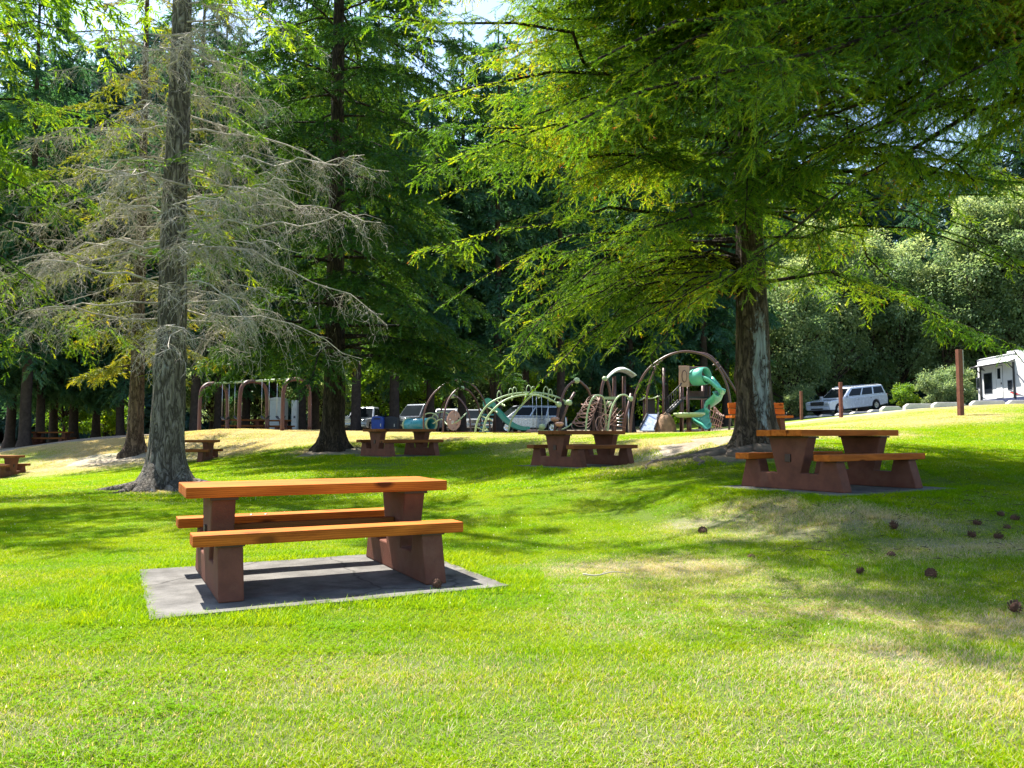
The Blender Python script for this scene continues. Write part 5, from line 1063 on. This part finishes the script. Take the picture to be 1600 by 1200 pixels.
# enclosed start of the slide and the twisting chute
st0, st1 = P(1084, 590, 35.5), P(1104, 587, 35.0); dq = Vector(unit(st1 - st0)).to_track_quat('Z', 'Y').to_matrix(); Ls = float(np.linalg.norm(st1 - st0))
put(MB().lathe([(.36, 0), (.40, Ls * .5), (.38, Ls), (.34, Ls), (.33, 0), (.36, 0)], st0, 20, dq), 'slide_entry', 'slide_green', t)
ctr = [P(1098, 590, 35.3), P(1107, 592, 35.0), P(1117, 600, 34.8), P(1124, 611, 34.7), P(1120, 622, 34.8), P(1109, 632, 35.1), P(1099, 643, 35.2), P(1094, 652, 35.0), P(1096, 660, 34.7), P(1104, 666, 34.5)]
ctr = spline(ctr, 5); n = len(ctr); vs = []; fs = []; m_ = 9
for i, p in enumerate(ctr):
    tg = unit(ctr[min(i + 1, n - 1)] - ctr[max(i - 1, 0)]); hz = tg.copy(); hz[2] = 0; hz = unit(hz); sd_ = unit(np.cross(hz, [0, 0, 1.])); bank = .55 * math.sin(i / n * 5.2)
    up = np.array([0, 0, 1.]) * .9 - hz * 0 ; 
    for j in range(m_):
        a_ = math.pi + (math.pi) * j / (m_ - 1) + bank * .4; vs.append(p + sd_ * math.cos(a_) * .40 + up * (math.sin(a_) * .27 + .1))
for i in range(n - 1):
    for j in range(m_ - 1): fs.append((i * m_ + j, (i + 1) * m_ + j, (i + 1) * m_ + j + 1, i * m_ + j + 1))
ch = put(MB().add(vs, fs, True), 'spiral_chute', 'slide_green', t); ch.modifiers.new('th', 'SOLIDIFY').thickness = .04
put(MB().tube([P(1108, 679, 34.9), P(1108, 628, 34.9)], .05, 8), 'chute_post', 'play_brown', t)
# stairs
sa, sb = P(1036, 652, 35.6), P(1063, 625, 35.6)
for dy in (-.35, .35): put(MB().tube([sa + [0, dy, 0], sb + [0, dy, 0]], .07, 6), 'stair_stringer', 'dark_metal', t)
for k in range(7):
    q = sa + (sb - sa) * (k + .5) / 7; put(MB().box(q, (.16, .68, .035)), 'stair_tread', 'dark_metal', t)
for k in range(8):
    q = sa + (sb - sa) * k / 7.5 + [0, -.36, 0]; put(MB().tube([q, q + [0, 0, .72]], .012, 5), 'baluster', 'dark_metal', t)
put(MB().tube([sa + [0, -.36, .72], sb + [0, -.36, .72]], .022, 6), 'handrail', 'dark_metal', t)
put(MB().tube([P(1037, 679, 35.3), P(1037, 575, 35.3)], .06, 8), 'post', 'play_brown', t)
# pale green round deck
dk_ = P(1077, 649, 34.4); put(MB().lathe([(0, .06), (.55, .08), (.66, .10), (.66, .03), (.5, -.08), (0, -.1)], dk_, 24), 'round_deck', 'play_green', t); put(MB().tube([dk_ - [0, 0, .1], [dk_[0], dk_[1], gz(dk_[0], dk_[1]) - .05]], .09, 8), 'deck_post', 'play_brown', t)
# steel slide, moulded rock and little canopy
t = thing('steel_slide', 1010, 35.2, 'short wide steel slide with dark rims left of the moulded rock', 'slide')
q0, q1, q2, q3 = P(999, 672, 34.5), P(1023, 672, 34.5), P(1029, 647, 35.6), P(1012, 647, 35.6)
put(MB().add([q0, q1, q2, q3] + [q - [0, 0, .05] for q in (q0, q1, q2, q3)], [(0, 1, 2, 3), (4, 7, 6, 5), (0, 4, 5, 1), (1, 5, 6, 2), (2, 6, 7, 3), (3, 7, 4, 0)]), 'chute', 'steel', t)
for a_, b_ in ((q0, q3), (q1, q2)): put(MB().tube([a_ + [0, 0, .05], b_ + [0, 0, .05]], .045, 6), 'side_rim', 'dark_metal', t)
put(MB().box((P(1020, 660, 35.9)[0], 35.9, (q2[2] + gz(q2[0], 35.9)) / 2 - .05), (.5, .5, q2[2] - gz(q2[0], 35.9))), 'base', 'play_brown', t)
t = thing('moulded_rock', 1040, 35.2, 'brown moulded climbing rock under the stairs', 'climbing rock')
bm_ = bmesh.new(); bmesh.ops.create_icosphere(bm_, subdivisions=4, radius=1)
for v in bm_.verts:
    c_ = v.co; k = 1 + .22 * (float(fbm(c_.x * 2.2 + c_.z * 1.7 + 5, c_.y * 2.2 - c_.z)) - .45) * 2; v.co = Vector((c_.x * .5 * k * (1 - .3 * max(0, c_.z)), c_.y * .5 * k, max(-.1, c_.z * .9 * k)))
me = bpy.data.meshes.new('rock'); bm_.to_mesh(me); bm_.free(); link('rock', me, M['fake_rock'], t)
t = thing('small_play_house', 1017, 37.4, 'low play house with a sagging green canopy left of the stairs', 'play house')
for px in (1006, 1028): put(MB().tube([P(px, 679, 37.4), P(px, 618, 37.4)], .05, 8), 'post', 'play_brown', t)
c0, c1 = P(1003, 620, 37.2), P(1031, 618, 37.2); vs = []
for i in range(9):
    for j in range(4): f_ = i / 8; vs.append(c0 + (c1 - c0) * f_ + np.array([0, j * .3, -.09 * math.sin(f_ * math.pi) - (.12 if i in (0,) else 0)]))
put(MB().add(vs, [(i * 4 + j, (i + 1) * 4 + j, (i + 1) * 4 + j + 1, i * 4 + j + 1) for i in range(8) for j in range(3)], True), 'canopy', 'play_green', t).modifiers.new('th', 'SOLIDIFY').thickness = .04
put(MB().box(P(1016, 636, 37.5), (.42, .06, .85)), 'dark_panel', 'dark_plastic', t)
# web climber on the right
t = thing('web_climber', 1122, 36.4, 'fan shaped web climber of thin grey tubes beside the spiral slide', 'climbing frame')
for k in range(6): put(MB().tube(spline([P(1104 + k * 4, 677, 36.2), P(1112 + k * 3.5, 655 - k, 36.3), P(1116 + k * 3, 640 + 2 * k, 36.4), P(1112 + k * 1.5, 625 + k * 4, 36.6)], 4), .018, 6), 'web_tube', 'play_tan', t)
for k in range(3): put(MB().tube(spline([P(1110 - k, 640 + k * 11, 36.5), P(1120, 646 + k * 9, 36.4), P(1130, 655 + k * 7, 36.3)], 4), .014, 5), 'web_tube', 'play_tan', t)
# timber kerbs along the playground's near edge
for px0, px1, lab in ((990, 1060, 'low timber edging in front of the steel slide'), (1070, 1130, 'low timber edging in front of the spiral slide'), (690, 760, 'low timber edging below the hoop climber'), (770, 830, 'low timber edging below the green slide')):
    a_, b_ = G(px0, 33.6), G(px1, 33.6); c_ = (a_ + b_) / 2; o = MB().box((0, 0, 0), (float(np.linalg.norm(b_ - a_)), .16, .14)).build('timber_edging', M['cedar_dark'], None, .012); o.location = (c_[0], c_[1], c_[2] - .01); tag(o, lab, 'timber edging', 'timber edgings of the playground')

# ------------------------------------------------------------------ bins beside the playground
def bin_(px, Y, w, h, m, label):
    t = thing('waste_bin', px, Y, label, 'waste bin', 'bins beside the playground'); MB().prism([(-w / 2 * .9, 0), (w / 2 * .9, 0), (w / 2, h * .8), (w / 2 * .8, h * .96), (0, h), (-w / 2 * .8, h * .96), (-w / 2, h * .8)], -.45, .45).build('body', M[m], t, .03)
    MB().box((0, -.46, h * .45), (w * .8, .03, h * .7)).build('door', M[m], t, .01); MB().box((w * .3, -.48, h * .5), (.04, .03, .16)).build('handle', M['bolt'], t); MB().box((0, -.465, h * .84), (w * .5, .03, h * .07)).build('slot', M['dark_plastic'], t)
bin_(591.5, 45, .66, 1.02, 'paint_blue', 'blue round topped recycling bin above the shaded picnic table'); bin_(612, 45.5, .75, 1.0, 'dark_plastic', 'black bin next to the blue recycling bin')

# ------------------------------------------------------------------ vehicles
def vehicle(name, cat, label, loc, yaw, L_, W_, H_, paint, kind='suv', rx=0.0, group='cars behind the playground'):
    t = empty(name, loc, yaw, label, cat, group, 0.0, rx); hw = W_ / 2; zb = .6 * H_ if kind == 'suv' else .56 * H_; R_ = .2 * H_
    xf, xr = L_ * .335, -L_ * .29; zlo = .17 * H_
    def archp(xc): return [(xc + (R_ + .05) * math.cos(a_), R_ * .98 + (R_ + .05) * math.sin(a_)) for a_ in np.linspace(math.pi, 0, 9)]
    poly = [(-L_ / 2 + .06, zlo + .08)] + [(xr - R_ - .07, zlo)] + archp(xr) + [(xr + R_ + .07, zlo), (xf - R_ - .07, zlo)] + archp(xf) + [(xf + R_ + .07, zlo), (L_ / 2 - .06, zlo + .05), (L_ / 2, zlo + .2), (L_ / 2 - .02, zb * .78), (L_ / 2 - .14, zb * .9), (L_ * .22, zb), (-L_ / 2 + .04, zb), (-L_ / 2, zb * .6)]
    MB().prism(poly, -hw, hw).build('body', M[paint], t, .07, 3)
    MB().box((0, 0, zlo + .1), (L_ * .9, W_ * .78, .3)).build('underbody', M['dark_plastic'], t)
    if kind == 'pickup': x0, x3, x1, x2 = -L_ * .10, L_ * .23, -L_ * .06, L_ * .11
    elif kind == 'van': x0, x3, x1, x2 = -L_ / 2 + .06, L_ * .33, -L_ / 2 + .24, L_ * .12
    else: x0, x3, x1, x2 = -L_ / 2 + .06, L_ * .25, -L_ / 2 + .26, L_ * .085
    hb, ht_ = hw * .97, hw * .80; zt = H_ - .02
    vs = [(x0, -hb, zb - .03), (x3, -hb, zb - .03), (x3, hb, zb - .03), (x0, hb, zb - .03), (x1, -ht_, zt), (x2, -ht_, zt), (x2, ht_, zt), (x1, ht_, zt)]
    MB().add(vs, [(0, 3, 2, 1), (4, 5, 6, 7), (0, 1, 5, 4), (1, 2, 6, 5), (2, 3, 7, 6), (3, 0, 4, 7)]).build('cabin', M[paint], t, .09, 3)
    def sp(f, g, s_, off=.012):      # point on the cabin side: f along, g up
        xa = x0 + (x1 - x0) * g; xb = x3 + (x2 - x3) * g; y = hb + (ht_ - hb) * g; z = zb - .03 + (zt - zb + .03) * g; return Vector((xa + (xb - xa) * f, s_ * (y + off), z + off * .3))
    cuts = {'pickup': [(.08, .46), (.5, .9)], 'van': [(.06, .33), (.36, .62), (.65, .93)], 'suv': [(.05, .30), (.34, .60), (.635, .92)]}[kind]
    for s_ in (-1, 1):
        for a_, b_ in cuts:
            q = [sp(a_, .16, s_), sp(b_, .16, s_), sp(b_, .82, s_), sp(a_, .82, s_)]; i_ = [p - Vector((0, s_ * .02, 0)) for p in q]
            MB().add(q + i_, [(0, 1, 2, 3), (0, 4, 5, 1), (1, 5, 6, 2), (2, 6, 7, 3), (3, 7, 4, 0)]).build('side_window', M['glass'], t)
        m_ = MB().box((x3 - .25, s_ * (hw + .11), zb + .08), (.14, .2, .16)).build('wing_mirror', M[paint], t, .03)
        MB().box((L_ / 2 - .04, s_ * hw * .78, zb * .78), (.14, hw * .34, zb * .16)).build('headlight', M['lamp'], t, .02)
        MB().box((-L_ / 2 + .02, s_ * hw * .86, zb * .86), (.1, hw * .2, zb * .26)).build('tail_light', M['lamp_red'], t, .02)
        for k, (a_, b_) in enumerate(cuts[-2:]):
            xx = sp(a_ + .05, 0, s_).x; MB().box((xx, s_ * (hw + .012), zb * .84), (.18, .03, .035)).build('door_handle', M['chrome'] if paint != 'paint_grey' else M['dark_plastic'], t, .008)
    for nm, xa, xb, off in (('windscreen', x3, x2, .012), ('rear_window', x0, x1, -.012)):
        def fp(u_, g): return Vector((xa + (xb - xa) * g + off, u_ * (hb + (ht_ - hb) * g), zb - .03 + (zt - zb + .03) * g + .012))
        q = [fp(-.88, .1), fp(.88, .1), fp(.86, .88), fp(-.86, .88)]; i_ = [p - Vector((off * 2, 0, .02)) for p in q]
        MB().add(q + i_, [(0, 1, 2, 3), (0, 4, 5, 1), (1, 5, 6, 2), (2, 6, 7, 3), (3, 7, 4, 0)]).build(nm, M['glass'], t)
    gr = MB().box((L_ / 2 - .02, 0, zb * .76), (.1, hw * 1.1, zb * .24)).build('grille', M['dark_plastic'], t, .015)
    for k in range(3): MB().box((L_ / 2 + .035, 0, zb * (.68 + .08 * k)), (.02, hw * 1.06, .025)).build('grille_bar', M['chrome'], gr)
    MB().box((L_ / 2 - .05, 0, zlo + .16), (.2, W_ * .92, .2)).build('front_bumper', M[paint] if kind != 'pickup' else M['chrome'], t, .04); MB().box((L_ / 2 + .045, 0, zlo + .15), (.03, W_ * .5, .1)).build('air_intake', M['dark_plastic'], t); MB().box((-L_ / 2 + .03, 0, zlo + .16), (.18, W_ * .92, .2)).build('rear_bumper', M[paint], t, .04)
    if kind == 'pickup': MB().box((-L_ * .3, 0, zb + .004), (L_ * .34, W_ * .8, .012)).build('bed_floor', M['dark_plastic'], t)
    if kind == 'suv':
        for s_ in (-1, 1): MB().tube([(x1 + .2, s_ * ht_ * .86, zt + .05), (x2 - .2, s_ * ht_ * .86, zt + .05)], .022, 6).build('roof_rail', M['chrome'], t)
    for xc in (xf, xr):
        for s_ in (-1, 1):
            my = Matrix.Rotation(-s_ * math.pi / 2, 3, 'X'); wh = MB().lathe([(R_ * .62, -.11), (R_ * .95, -.11), (R_, -.06), (R_, .06), (R_ * .95, .11), (R_ * .62, .11), (R_ * .6, .05)], (0, 0, 0), 24, my).build('wheel', M['tyre'], t); wh.location = (xc, s_ * (hw - .10), R_)
            MB().lathe([(0, .10), (R_ * .12, .10), (R_ * .2, .06), (R_ * .56, .085), (R_ * .64, .10), (R_ * .66, .06)], (0, 0, 0), 20, my).build('rim', M['rim'], wh)
            b = MB()
            for k in range(6):
                a_ = k * math.pi / 3; b.box(my @ Vector((R_ * .36 * math.cos(a_), R_ * .36 * math.sin(a_), .085)), (.035, .02, R_ * .5), M=Matrix.Rotation(0, 3, 'X') @ Matrix.Rotation(-a_ * s_ * -1 + math.pi / 2, 3, 'Y'))
            b.build('spokes', M['chrome'], wh)
    return t
def place(px, Y, dz=.05): x = ax(px, Y); return (x, Y, gz(x, Y) + dz)
sx_ = place(1325, 57.0); slope = math.atan2(gz(ax(1380, 58), 58) - gz(ax(1270, 56), 56), ax(1380, 58) - ax(1270, 56))
vehicle('parked_car', 'car', 'large white car parked beyond the wheel stops right of the lichened fir', sx_, R(207), 5.9, 2.05, 1.78, 'paint_pearl', 'suv', slope * 1.0, 'vehicles in the parking lot')
for px, Y, yaw, kind, paint, dims, lab in [(573, 57, -100, 'pickup', 'paint_silver', (5.4, 1.95, 1.8), 'silver pickup glimpsed left of the blue recycling bin'), (659, 55, -125, 'pickup', 'paint_grey', (5.6, 2.0, 1.95), 'grey pickup parked behind the teal tunnel'), (699, 58, -95, 'suv', 'paint_white', (4.7, 1.85, 1.7), 'white car just behind the perforated disc'),
                                            (737, 57, -80, 'suv', 'paint_silver', (4.6, 1.8, 1.65), 'silver car behind the right side of the hoop climber'), (822, 54, -160, 'van', 'paint_silver', (5.1, 2.0, 1.85), 'silver van behind the pale green arch ladder')]:
    vehicle('pickup_truck' if kind == 'pickup' else 'parked_car', 'pickup' if kind == 'pickup' else ('van' if kind == 'van' else 'car'), lab, place(px, Y), R(yaw), *dims, paint, kind)
# travel trailer
tx0, tx1 = np.array([ax(1529, 51), 51.0]), np.array([ax(1592, 46.2), 46.2]); dv = tx1 - tx0; LT = float(np.linalg.norm(dv)); yawT = math.atan2(dv[1], dv[0]); cT = (tx0 + tx1) / 2
nrm = np.array([-dv[1], dv[0]]) / LT; WTt, HT_ = 2.4, 2.85
t = empty('travel_trailer', (cT[0] + nrm[0] * WTt / 2, cT[1] + nrm[1] * WTt / 2, float(at(1555, 640, 48.5)[2]) - .06), yawT, 'white travel trailer with open awning at the right border', 'trailer', 'vehicles in the parking lot')
h = LT / 2; zb = .45
MB().prism([(-h, zb + .25), (-h + .25, zb), (h + .9, zb), (h + 1.25, zb + .6), (h + 1.0, zb + 1.5), (h + .35, HT_ + zb - .3), (h - .1, HT_ + zb), (-h + .15, HT_ + zb - .02), (-h, HT_ + zb - .2)], -WTt / 2, WTt / 2).build('body', M['rv_white'], t, .05)
MB().box((.3, 0, zb + .12), (LT + 1.3, WTt + .024, .3)).build('skirt', M['rv_navy'], t, .01)
ys = -WTt / 2 - .012
dr = MB().box((.35, ys, zb + 1.25), (.72, .03, 1.9)).build('door', M['rv_white'], t, .01)
MB().box((.35, ys - .02, zb + 1.75), (.34, .02, .62)).build('door_window', M['glass'], dr); MB().box((.63, ys - .03, zb + 1.15), (.06, .04, .12)).build('door_handle', M['dark_plastic'], dr)
MB().box((.35, ys + .008, zb + 1.25), (.80, .02, 1.98)).build('door_frame', M['rv_grey'], t)
for x, z, w_, h_ in ((-1.05, 1.25, .95, 1.2), (-2.25, 1.35, .5, .6), (1.55, 1.0, .45, .5)):
    wf = MB().box((x, ys, zb + z), (w_, .03, h_)).build('window', M['glass'], t, .01); MB().box((x, ys + .004, zb + z), (w_ + .08, .02, h_ + .08)).build('window_frame', M['rv_grey'], wf)
for x in (-1.9, 2.1): MB().box((x, ys - .05, zb + 1.25), (.09, .07, 2.1)).build('awning_arm', M['dark_plastic'], t)
for x in (-1.9, 2.1): MB().tube([(x, ys - .05, zb + 1.9), (x + (.1), ys - .44, zb + 2.27)], .03, 6).build('awning_strut', M['dark_plastic'], t)
MB().add([(-2.0, ys, zb + 2.5), (2.2, ys, zb + 2.5), (2.2, ys - .5, zb + 2.3), (-2.0, ys - .5, zb + 2.3), (-2.0, ys, zb + 2.47), (2.2, ys, zb + 2.47), (2.2, ys - .5, zb + 2.27), (-2.0, ys - .5, zb + 2.27)], [(0, 1, 2, 3), (4, 7, 6, 5), (0, 4, 5, 1), (1, 5, 6, 2), (2, 6, 7, 3), (3, 7, 4, 0)]).build('awning', M['rv_white'], t)
MB().tube([(-2.05, ys - .53, zb + 2.28), (2.25, ys - .53, zb + 2.28)], .05, 8).build('awning_roller', M['dark_plastic'], t)
for pts in ([(-h + .05, .75), (-h + .5, .35), (-h + 1.1, .3), (-h + .45, .5), (-h + .12, 1.0)], [(1.2, .8), (2.2, .35), (3.1, .3), (2.3, .5)], [(2.3, 1.6), (3.3, .8), (3.6, .8), (2.6, 1.5)], [(-h + .1, 2.4), (-h + .5, 2.38), (-h + 1.1, 2.0), (-h + .45, 2.15)]):
    MB().prism([(a_, zb + c_) for a_, c_ in pts], -WTt / 2 - .008, -WTt / 2 + .01).build('swoosh_decal', M['rv_grey'], t)
MB().prism([(1.35, zb + .62), (2.0, zb + .42), (2.6, zb + .4), (2.0, zb + .55)], -WTt / 2 - .009, -WTt / 2 + .01).build('red_decal', M['rv_red'], t)
MB().box((.2, 0, zb + HT_ + .13), (1.0, .9, .28)).build('air_conditioner', M['rv_white'], t, .05); MB().box((2.0, .1, zb + HT_ + .13), (.9, .8, .3)).build('roof_vent', M['rv_white'], t, .05); MB().box((-1.4, .3, zb + HT_ + .06), (.4, .4, .14)).build('roof_hatch', M['rv_white'], t, .02)
MB().box((0, -WTt / 2 - .01, zb + HT_ - .08), (LT - .1, .03, .06)).build('drip_rail', M['rv_grey'], t)
MB().box((.35, ys - .2, zb - .1), (.7, .35, .04)).build('step', M['dark_metal'], t)
for x in (-.5, .4):
    for s_ in (-1, 1): wq = MB().lathe([(.2, -.1), (.36, -.1), (.38, 0), (.36, .1), (.2, .1), (.1, .06), (0, .08)], (0, 0, 0), 20, Matrix.Rotation(-s_ * math.pi / 2, 3, 'X')).build('wheel', M['tyre'], t); wq.location = (x - .6, s_ * (WTt / 2 - .14), .38)
# wheel stops
STOPS = [(1437, 40, 1.55), (1482, 39.5, 1.6), (1544, 38.6, 1.65), (1602, 38, 1.7)]
labs = ['leftmost long wheel stop on the crest of the slope', 'wheel stop just left of the tall brown post', 'wheel stop in front of the trailer door', 'wheel stop cut by the right border']
WS = []
def wheel_stop(px, Y, l, label, yaw=.0, hgt=.26):
    o = MB().prism([(-l / 2, -.1), (l / 2, -.1), (l / 2, hgt * .45), (l / 2 - .18, hgt), (-l / 2 + .18, hgt), (-l / 2, hgt * .45)], -.16, .16).build('wheel_stop', M['kerb'], None, .025)
    x = ax(px, Y); o.location = (x, Y, gz(x, Y)); o.rotation_euler = (0, 0, yaw); tag(o, label, 'wheel stop', 'concrete wheel stops along the parking lot')
wheel_stop(1392, 41.5, 1.1, 'short wheel stop just right of the white car', .1)
for (px, Y, l), lb in zip(STOPS, labs): wheel_stop(px, Y, l, lb, random.uniform(-.08, .02))
for px, Y, l, lb in ((1268, 50, .9, 'low kerb stone under the front of the white car'), (1290, 48.5, .8, 'low kerb stone beside the thin brown post'), (1318, 47, 1.0, 'low kerb stone right of the thin brown post'), (1345, 45.5, 1.3, 'pale kerb stone below the rear wheel of the white car'), (1372, 43.6, 1.2, 'pale kerb stone below the rear bumper of the white car')):
    wheel_stop(px, Y, l, lb, .25, .16)
# brown posts
def post(px, ybot, ytop, Y, w_, label, plate=False):
    x = ax(px, Y); z0 = gz(x, Y); hgt = (ybot - ytop) / F * Y; t = empty('wooden_post', (x, Y, z0), .2, label, 'post', 'brown posts on the slope')
    MB().box((0, 0, hgt / 2 - .1), (w_, w_, hgt + .2)).build('shaft', M['post'], t, .008)
    if plate: MB().box((w_ * .5 + .012, .0, hgt - .42), (.02, w_ * 1.2, .8)).build('sign_plate', M['kerb'], t, .003)
post(1501, 649, 545, 27, .15, 'tall square brown post on the slope in front of the trailer', True); post(1314, 650, 594, 36, .13, 'brown post standing in front of the white car'); post(1252, 658, 613, 42, .12, 'thin brown post left of the white car bonnet')

# ------------------------------------------------------------------ pine cones and a fallen twig
CONES = [(1174, 872, 'dark pine cone alone on the shaded lawn below the right table'), (1100, 835, 'small dark pine cone in the dry grass left of the right table shadow'), (1338, 900, 'pale grey pine cone lying in the shade'), (1392, 871, 'dark pine cone up from the pale grey one'), (1401, 831, 'brown pine cone nearest below the right bench'), (1456, 903, 'small dark pine cone right of the pale grey one'), (1520, 820, 'dark pine cone left of the stacked pair'), (1526, 842, 'large dark pine cone under the stacked pair'), (1552, 842, 'large dark pine cone closest to the stacked pair'), (1578, 813, 'brown pine cone on top of the stacked pair'), (1580, 827, 'dark pine cone at the bottom of the stacked pair'), (1570, 808, 'reddish pine cone at the upper left of the stacked pair'), (1581, 962, 'dark pine cone low at the right border'), (677, 925, 'reddish pine cone on the slab by the foreground table leg')]
def cone_mesh(seed):
    r = random.Random(seed); m = MB(); m.lathe([(0, 0), (.016, .006), (.024, .022), (.022, .045), (.012, .065), (0, .072)], (0, 0, 0), 8)
    for k in range(46):
        f_ = k / 46; a_ = k * GA; rr_ = .012 + .020 * math.sin(math.pi * min(1, f_ * 1.05 + .08)); z = .004 + .066 * f_; d = Vector((math.cos(a_), math.sin(a_), 0)); s_ = Vector((-math.sin(a_), math.cos(a_), 0)); w_ = .011
        p = d * rr_ + Vector((0, 0, z)); o_ = d * (rr_ + .013) + Vector((0, 0, z + .008)); m.add([p - s_ * w_ * .6, p + s_ * w_ * .6, o_ + s_ * w_ * .7 + Vector((0, 0, .002)), o_ + d * .004, o_ - s_ * w_ * .7 + Vector((0, 0, .002))], [(0, 1, 2, 3, 4)])
    return m
cm = [cone_mesh(k).build('pine_cone', M['pinecone']) for k in range(3)]
for i, (px, py, lab) in enumerate(CONES):
    # walk along the ray to the ground
    Y = 3.0
    for _ in range(400):
        p = at(px, py, Y)
        if p[2] <= gz(p[0], p[1]): break
        Y += .03
    o = cm[i] if i < 3 else cm[i % 3].copy()
    if i >= 3: COL.objects.link(o)
    k = random.uniform(.75, 1.05) * (1.15 if py < 860 else 1.0); o.scale = (k, k, k); o.location = (p[0], p[1], gz(p[0], p[1]) + .024 + (.03 if i == 13 else .0)); o.rotation_euler = (random.uniform(.3, 2.6), random.uniform(-.4, .4), random.uniform(0, 6)); tag(o, lab, 'pine cone', 'pine cones on the lawn')
p = at(945, 900, 6.6); z = gz(p[0], 6.6); tw_ = MB().tube([(p[0] + x_, 6.6 + .04 * math.sin(x_ * 9), z + .05 + .01 * math.sin(x_ * 20)) for x_ in np.linspace(-.18, .2, 9)], [.006, .006, .0055, .005, .005, .0045, .004, .003, .002], 6); tw_.tube([(p[0] - .02, 6.6, z + .05), (p[0] + .03, 6.64, z + .07)], .003, 5)
tag(tw_.build('fallen_twig', M['dead_twig']), 'thin bare twig lying on the dry lawn', 'twig')

ra = MB()
for k, (a, l) in enumerate([(-.25, 1.5), (-.9, 1.1), (-2.2, 1.2), (-2.9, 1.3), (.6, 1.0), (-1.6, .9)]):
    pts = []
    for i in range(8):
        q = .30 + l * i / 7; aa = a + .22 * math.sin(i * .8 + k * 2); x = AX + q * math.cos(aa); y = AY + q * math.sin(aa); pts.append((x - AX, y - AY, gz(x, y) - gz(AX, AY) + .10 * (1 - i / 5) - .015))
    ra.tube(pts, [.13 * (1 - i / 8.2) + .012 for i in range(8)], 8)
ra.build('roots', M['bark_grey'], [o for o in bpy.data.objects if o.get('label', '').startswith('grey trunked')][0])
def litter():
    r = np.random.default_rng(900); n = 900; x = np.concatenate([r.uniform(2.5, 6, n // 2), r.normal(AX, 1.6, n // 4), r.normal(DX - .5, 2.2, n // 4)]); y = np.concatenate([r.uniform(7, 11, n // 2), r.normal(AY - .6, 1.2, n // 4), r.normal(DY - .8, 1.8, n // 4)])
    k = ~in_slab(x, y, .05); x, y = x[k], y[k]; z = gz(x, y) + r.uniform(.012, .035, len(x)); a = r.uniform(0, 6.28, len(x)); l = r.uniform(.01, .04, len(x)) * np.where(r.random(len(x)) < .03, 2.6, 1); d = np.stack([np.cos(a) * l, np.sin(a) * l, r.uniform(-.01, .015, len(x))], 1); p = np.stack([x, y, z], 1)
    v, q = tubes(np.stack([p - d, p + r.normal(0, .004, p.shape), p + d], 1), np.tile(np.array([.003, .0035, .002]), (len(x), 1)), 3)
    tag(link('fallen_litter', np_mesh('fallen_litter', v, q), M['twig']), kind='stuff')
litter()
